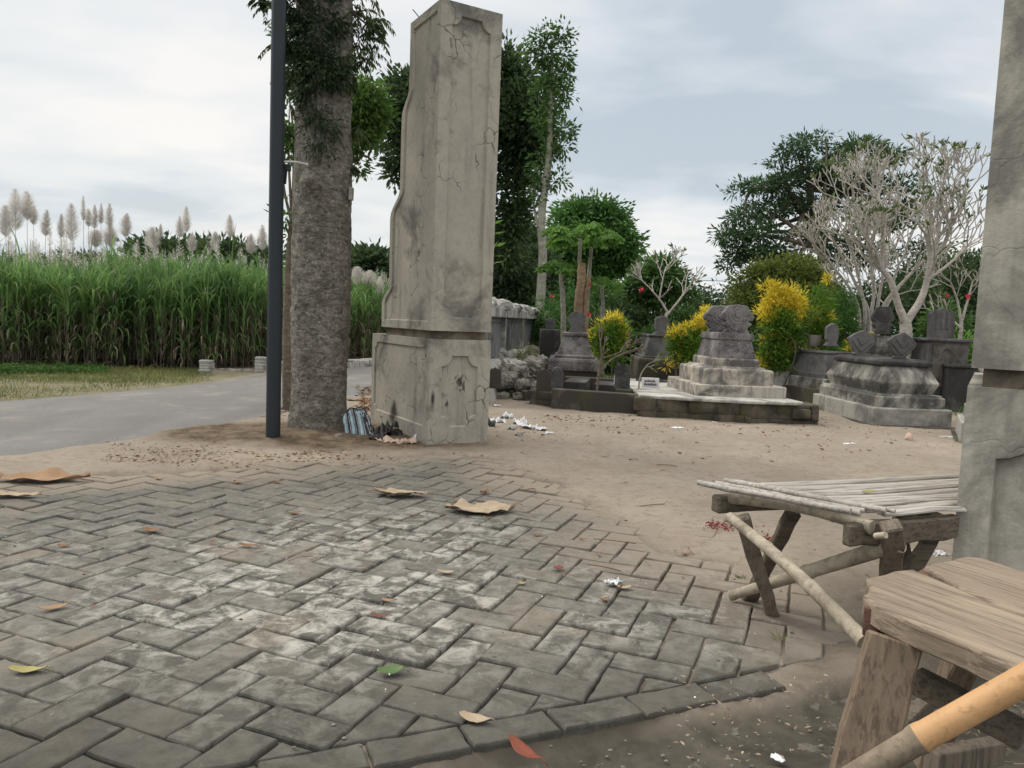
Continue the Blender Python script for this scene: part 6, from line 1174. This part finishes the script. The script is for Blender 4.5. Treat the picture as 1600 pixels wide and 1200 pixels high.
small = [(716,785,.06,.035,20,'leaf_brown','brown leaf touching the far edge of the largest tan leaf'),(85,953,.095,.03,38,'leaf_orange','orange brown leaf at the left of the pavers'),(44,1052,.10,.035,6,'leaf_yellow','yellow green leaf near the bottom left corner'),(388,855,.09,.025,4,'leaf_brown','long brown leaf on the left half of the pavers'),(332,848,.03,.02,80,'leaf_brown','tiny upright brown leaf left of the long brown one'),
 (238,832,.09,.04,-12,'leaf_brown','brown curled leaf on a lifted paver, upper left'),(100,855,.05,.03,30,'leaf_brown','small brown leaf at far left of the pavers'),(697,897,.075,.028,-6,'leaf_tan','slim tan leaf left of the red curled leaf'),(872,890,.045,.04,70,'leaf_red','red brown curled leaf in the middle of the pavers'),(815,914,.03,.025,20,'leaf_yellow','small olive leaf between the slim tan leaf and the white paper'),(606,941,.05,.022,-4,'leaf_orange','small orange leaf above the thin red one'),
 (593,966,.065,.018,-4,'leaf_red','thin bright red leaf on the pavers'),(975,921,.06,.03,10,'leaf_tan','tan leaf touching the bright white paper'),(610,1053,.08,.05,20,'leaf_green','dull green leaf on the near pavers'),(742,1128,.085,.04,-18,'leaf_tan','tan curled leaf on the border course'),(820,1180,.12,.035,-52,'leaf_red','reddish leaf at the bottom edge below the border course'),(909,845,.035,.03,0,'leaf_brown','dark brown leaf on the pavers nearest the dirt'),(935,866,.02,.02,0,'leaf_brown','tiny brown leaf below the one nearest the dirt'),
 (839,868-30,.04,.02,0,'leaf_brown','small brown leaf right below the largest tan leaf'),(460,804,.05,.03,30,'leaf_brown','brown leaf far left of the torn tan leaf'),(370,756,.04,.03,0,'leaf_brown','small dark leaf on the far pavers, left'),(432,754,.05,.03,40,'leaf_brown','dark leaf on the far pavers, near the trunk'),(248,750,.05,.03,0,'leaf_orange','orange leaf on the far pavers, left of the pole'),(540,727,.05,.03,0,'leaf_orange','orange leaf on the far pavers near the cloth'),
 (988,720,.06,.04,30,'leaf_brown','upright brown leaf on the dirt, centre right'),(978,752,.05,.03,70,'leaf_brown','little upright leaf on the dirt near the pavers'),(1420,805,.05,.03,20,'leaf_brown','leaf on the dirt under the far side of the bamboo bench'),(1070,868,.035,.02,0,'leaf_brown','leaf on the pavers near the bamboo bench'),(838,655-6,.05,.03,10,'leaf_brown','leaf on the dirt behind the paper heap'),(1170,885-10,.04,.02,0,'leaf_yellow','tiny yellow leaf by the corner of the bamboo bench'),(945,940,.04,.03,40,'leaf_brown','brown leaf bit just below the tan leaf by the paper'),(1435,1125,.06,.05,20,'leaf_orange','orange dry leaf on the ground under the plank bench')]
for k, (px, py, L_, w, a, m_, lab) in enumerate(small): dry_leaf(lab, px, py, L_, w, a, m_, .9, k+20, z=.006)
c = bp(.42,.42,BZ+.014); mb = MB(); leaf_quads(mb, np.array([c]), np.array([[1,-.3,.1]]), .05, .022, 0); tag(mb.build('yellow_leaf', MT['leaf_yellow'], solid=.001), 'yellow leaf lying on the bamboo bench slats', 'leaf')
dry_leaf('pale green leaf in front of the striped bag', 572, 693-3, .13, .05, 8, 'leaf_green', .4, 61, True, group='leaves by the gate pillar'); dry_leaf('yellowish leaf left of the pink cloth, nearest the pavers', 560, 702, .14, .04, 2, 'leaf_yellow', .2, 62, True, group='leaves by the gate pillar'); dry_leaf('pale leaf at the dirt edge left of the bag, near the pole', 403, 716, .16, .05, 0, 'leaf_yellow', .25, 63, True, group='leaves by the gate pillar'); dry_leaf('bright yellow leaf on top of the black plastic bag', 618, 668+18, .05, .04, 0, 'leaf_yellow', .5, 64, False, group='leaves by the gate pillar', z=.085)
dry_leaf('big brown dry leaf between the pole and the trunk, on the ground', 445, 660, .22, .10, 8, 'leaf_brown', .3, 65, True, group='brown leaves behind the trunk'); dry_leaf('big brown dry leaf right of the trunk at the road edge', 560, 628, .30, .10, 4, 'leaf_brown', .3, 66, True, group='brown leaves behind the trunk'); dry_leaf('dark dry leaf behind the base of the black pole', 452, 640, .2, .08, -4, 'leaf_orange', .3, 67, True, group='brown leaves behind the trunk')
# twigs and crumbs that nobody could count
mb = MB()
def scatter(n, fx, fy, szx, mat, w=.35): 
    px, py = fx(n), fy(n); C = np.array([G(a, b) for a, b in zip(px, py)]); C[:,2] = .008+rng.uniform(0, .006, n); a = rng.uniform(0, 6.28, n); L_ = szx*rng.uniform(.4, 1.6, n); leaf_quads(mb, C, np.stack([np.cos(a), np.sin(a), rng.uniform(-.05,.25,n)], -1), L_, L_*w*rng.uniform(.5,1.3,n), mat)
N_ = rng.normal; U_ = rng.uniform
scatter(1500, lambda n: N_(500,75,n), lambda n: N_(694,13,n), .028, 0); scatter(500, lambda n: N_(500,90,n), lambda n: N_(694,14,n), .035, 1); scatter(260, lambda n: U_(560,580,n), lambda n: U_(605,645,n), .06, 0); scatter(220, lambda n: U_(440,460,n), lambda n: U_(640,680,n), .05, 0)
scatter(650, lambda n: U_(770,1500,n), lambda n: 640+np.abs(N_(0,28,n))+(U_(0,30,n)), .030, 0); scatter(420, lambda n: U_(800,1290,n), lambda n: 648+np.abs(N_(0,9,n))+.02*U_(0,400,n), .035, 0); scatter(420, lambda n: U_(100,1600,n), lambda n: U_(700,1000,n), .013, 0); scatter(160, lambda n: U_(300,1500,n), lambda n: U_(690,900,n), .016, 2)
scatter(500, lambda n: N_(815,45,n), lambda n: N_(690,9,n), .022, 1, .12); scatter(900, lambda n: U_(160,420,n), lambda n: 720-.09*U_(0,120,n)+N_(0,9,n), .022, 0, .3); scatter(350, lambda n: U_(180,420,n), lambda n: U_(700,730,n), .045, 1, .08); scatter(110, lambda n: U_(0,1340,n), lambda n: U_(760,1100,n), .005, 3, .8); scatter(160, lambda n: U_(1050,1380,n), lambda n: U_(1060,1200,n), .014, 1, .3); scatter(240, lambda n: U_(1400,1600,n), lambda n: U_(1080,1200,n), .03, 1, .06)
for k in range(46):                         # twigs
    p = G(U_(420,1250), U_(640,900)); p[2] = .010; a = U_(0,6.28); L_ = U_(.05,.2); q = curve([p, p+[math.cos(a)*L_*.5, math.sin(a)*L_*.5, .008], p+[math.cos(a+.2)*L_, math.sin(a+.2)*L_, 0]], 3); tube(mb, q, U_(.0012,.0028), 4, 0)
for k in range(170): p = G(U_(0,1500), U_(640,1180)) if k < 70 else G(U_(900,1600), U_(1095,1200)); p[2] = .004 if k < 70 else -.036; blob(mb, p, U_(.002,.006)*np.array([1.3,1,.6]), k, 4, .5, 2)
stuff(mb.build('ground_litter', [MT['leaf_brown'], MT['leaf_tan'], MT['rubble'], MT['white_petal']]), 'fine leaf crumbs, twigs, chips and white petals strewn over the ground', 'litter')
mb = MB(); n = 900
for (cx_, cy_, sx, sy, n) in ((1120,824,13,3,110),(1197,850,6,5,110),(1150,830,20,3,40)):
    C = np.array([G(N_(cx_,sx), N_(cy_,sy)) for _ in range(n)]); C[:,2] = .008+U_(0,.012,n); leaf_quads(mb, C, rng.normal(0,1,(n,3))*[1,1,.3], U_(.008,.02,n), .010)
stuff(mb.build('flower_petals', MT['petal']), 'red flower petals strewn on the dirt behind the bamboo bench', 'petals')
mb = MB()
for (px, py) in ((1160,905),(1215,1000),(1100,780),(1185,906),(1250,900)):          # grass tufts at the paver joints
    c = G(px, py); n = 16; leaf_quads(mb, np.repeat([c], n, 0)+N_(0,.01,(n,3))*[1,1,0], np.stack([N_(0,1,n), N_(0,1,n), np.ones(n)*.7], -1), U_(.015,.05,n), .003)
stuff(mb.build('grass_tufts', MT['grass']), 'small dry grass tufts in the joints near the bamboo bench', 'grass')
import collections
for l_, c_ in collections.Counter(o['label'] for o in bpy.data.objects if 'label' in o).items():
    if c_ > 1: print('DUP', c_, l_)
print('objects', len(bpy.data.objects), 'faces', sum(len(o.data.polygons) for o in bpy.data.objects if o.type == 'MESH'))
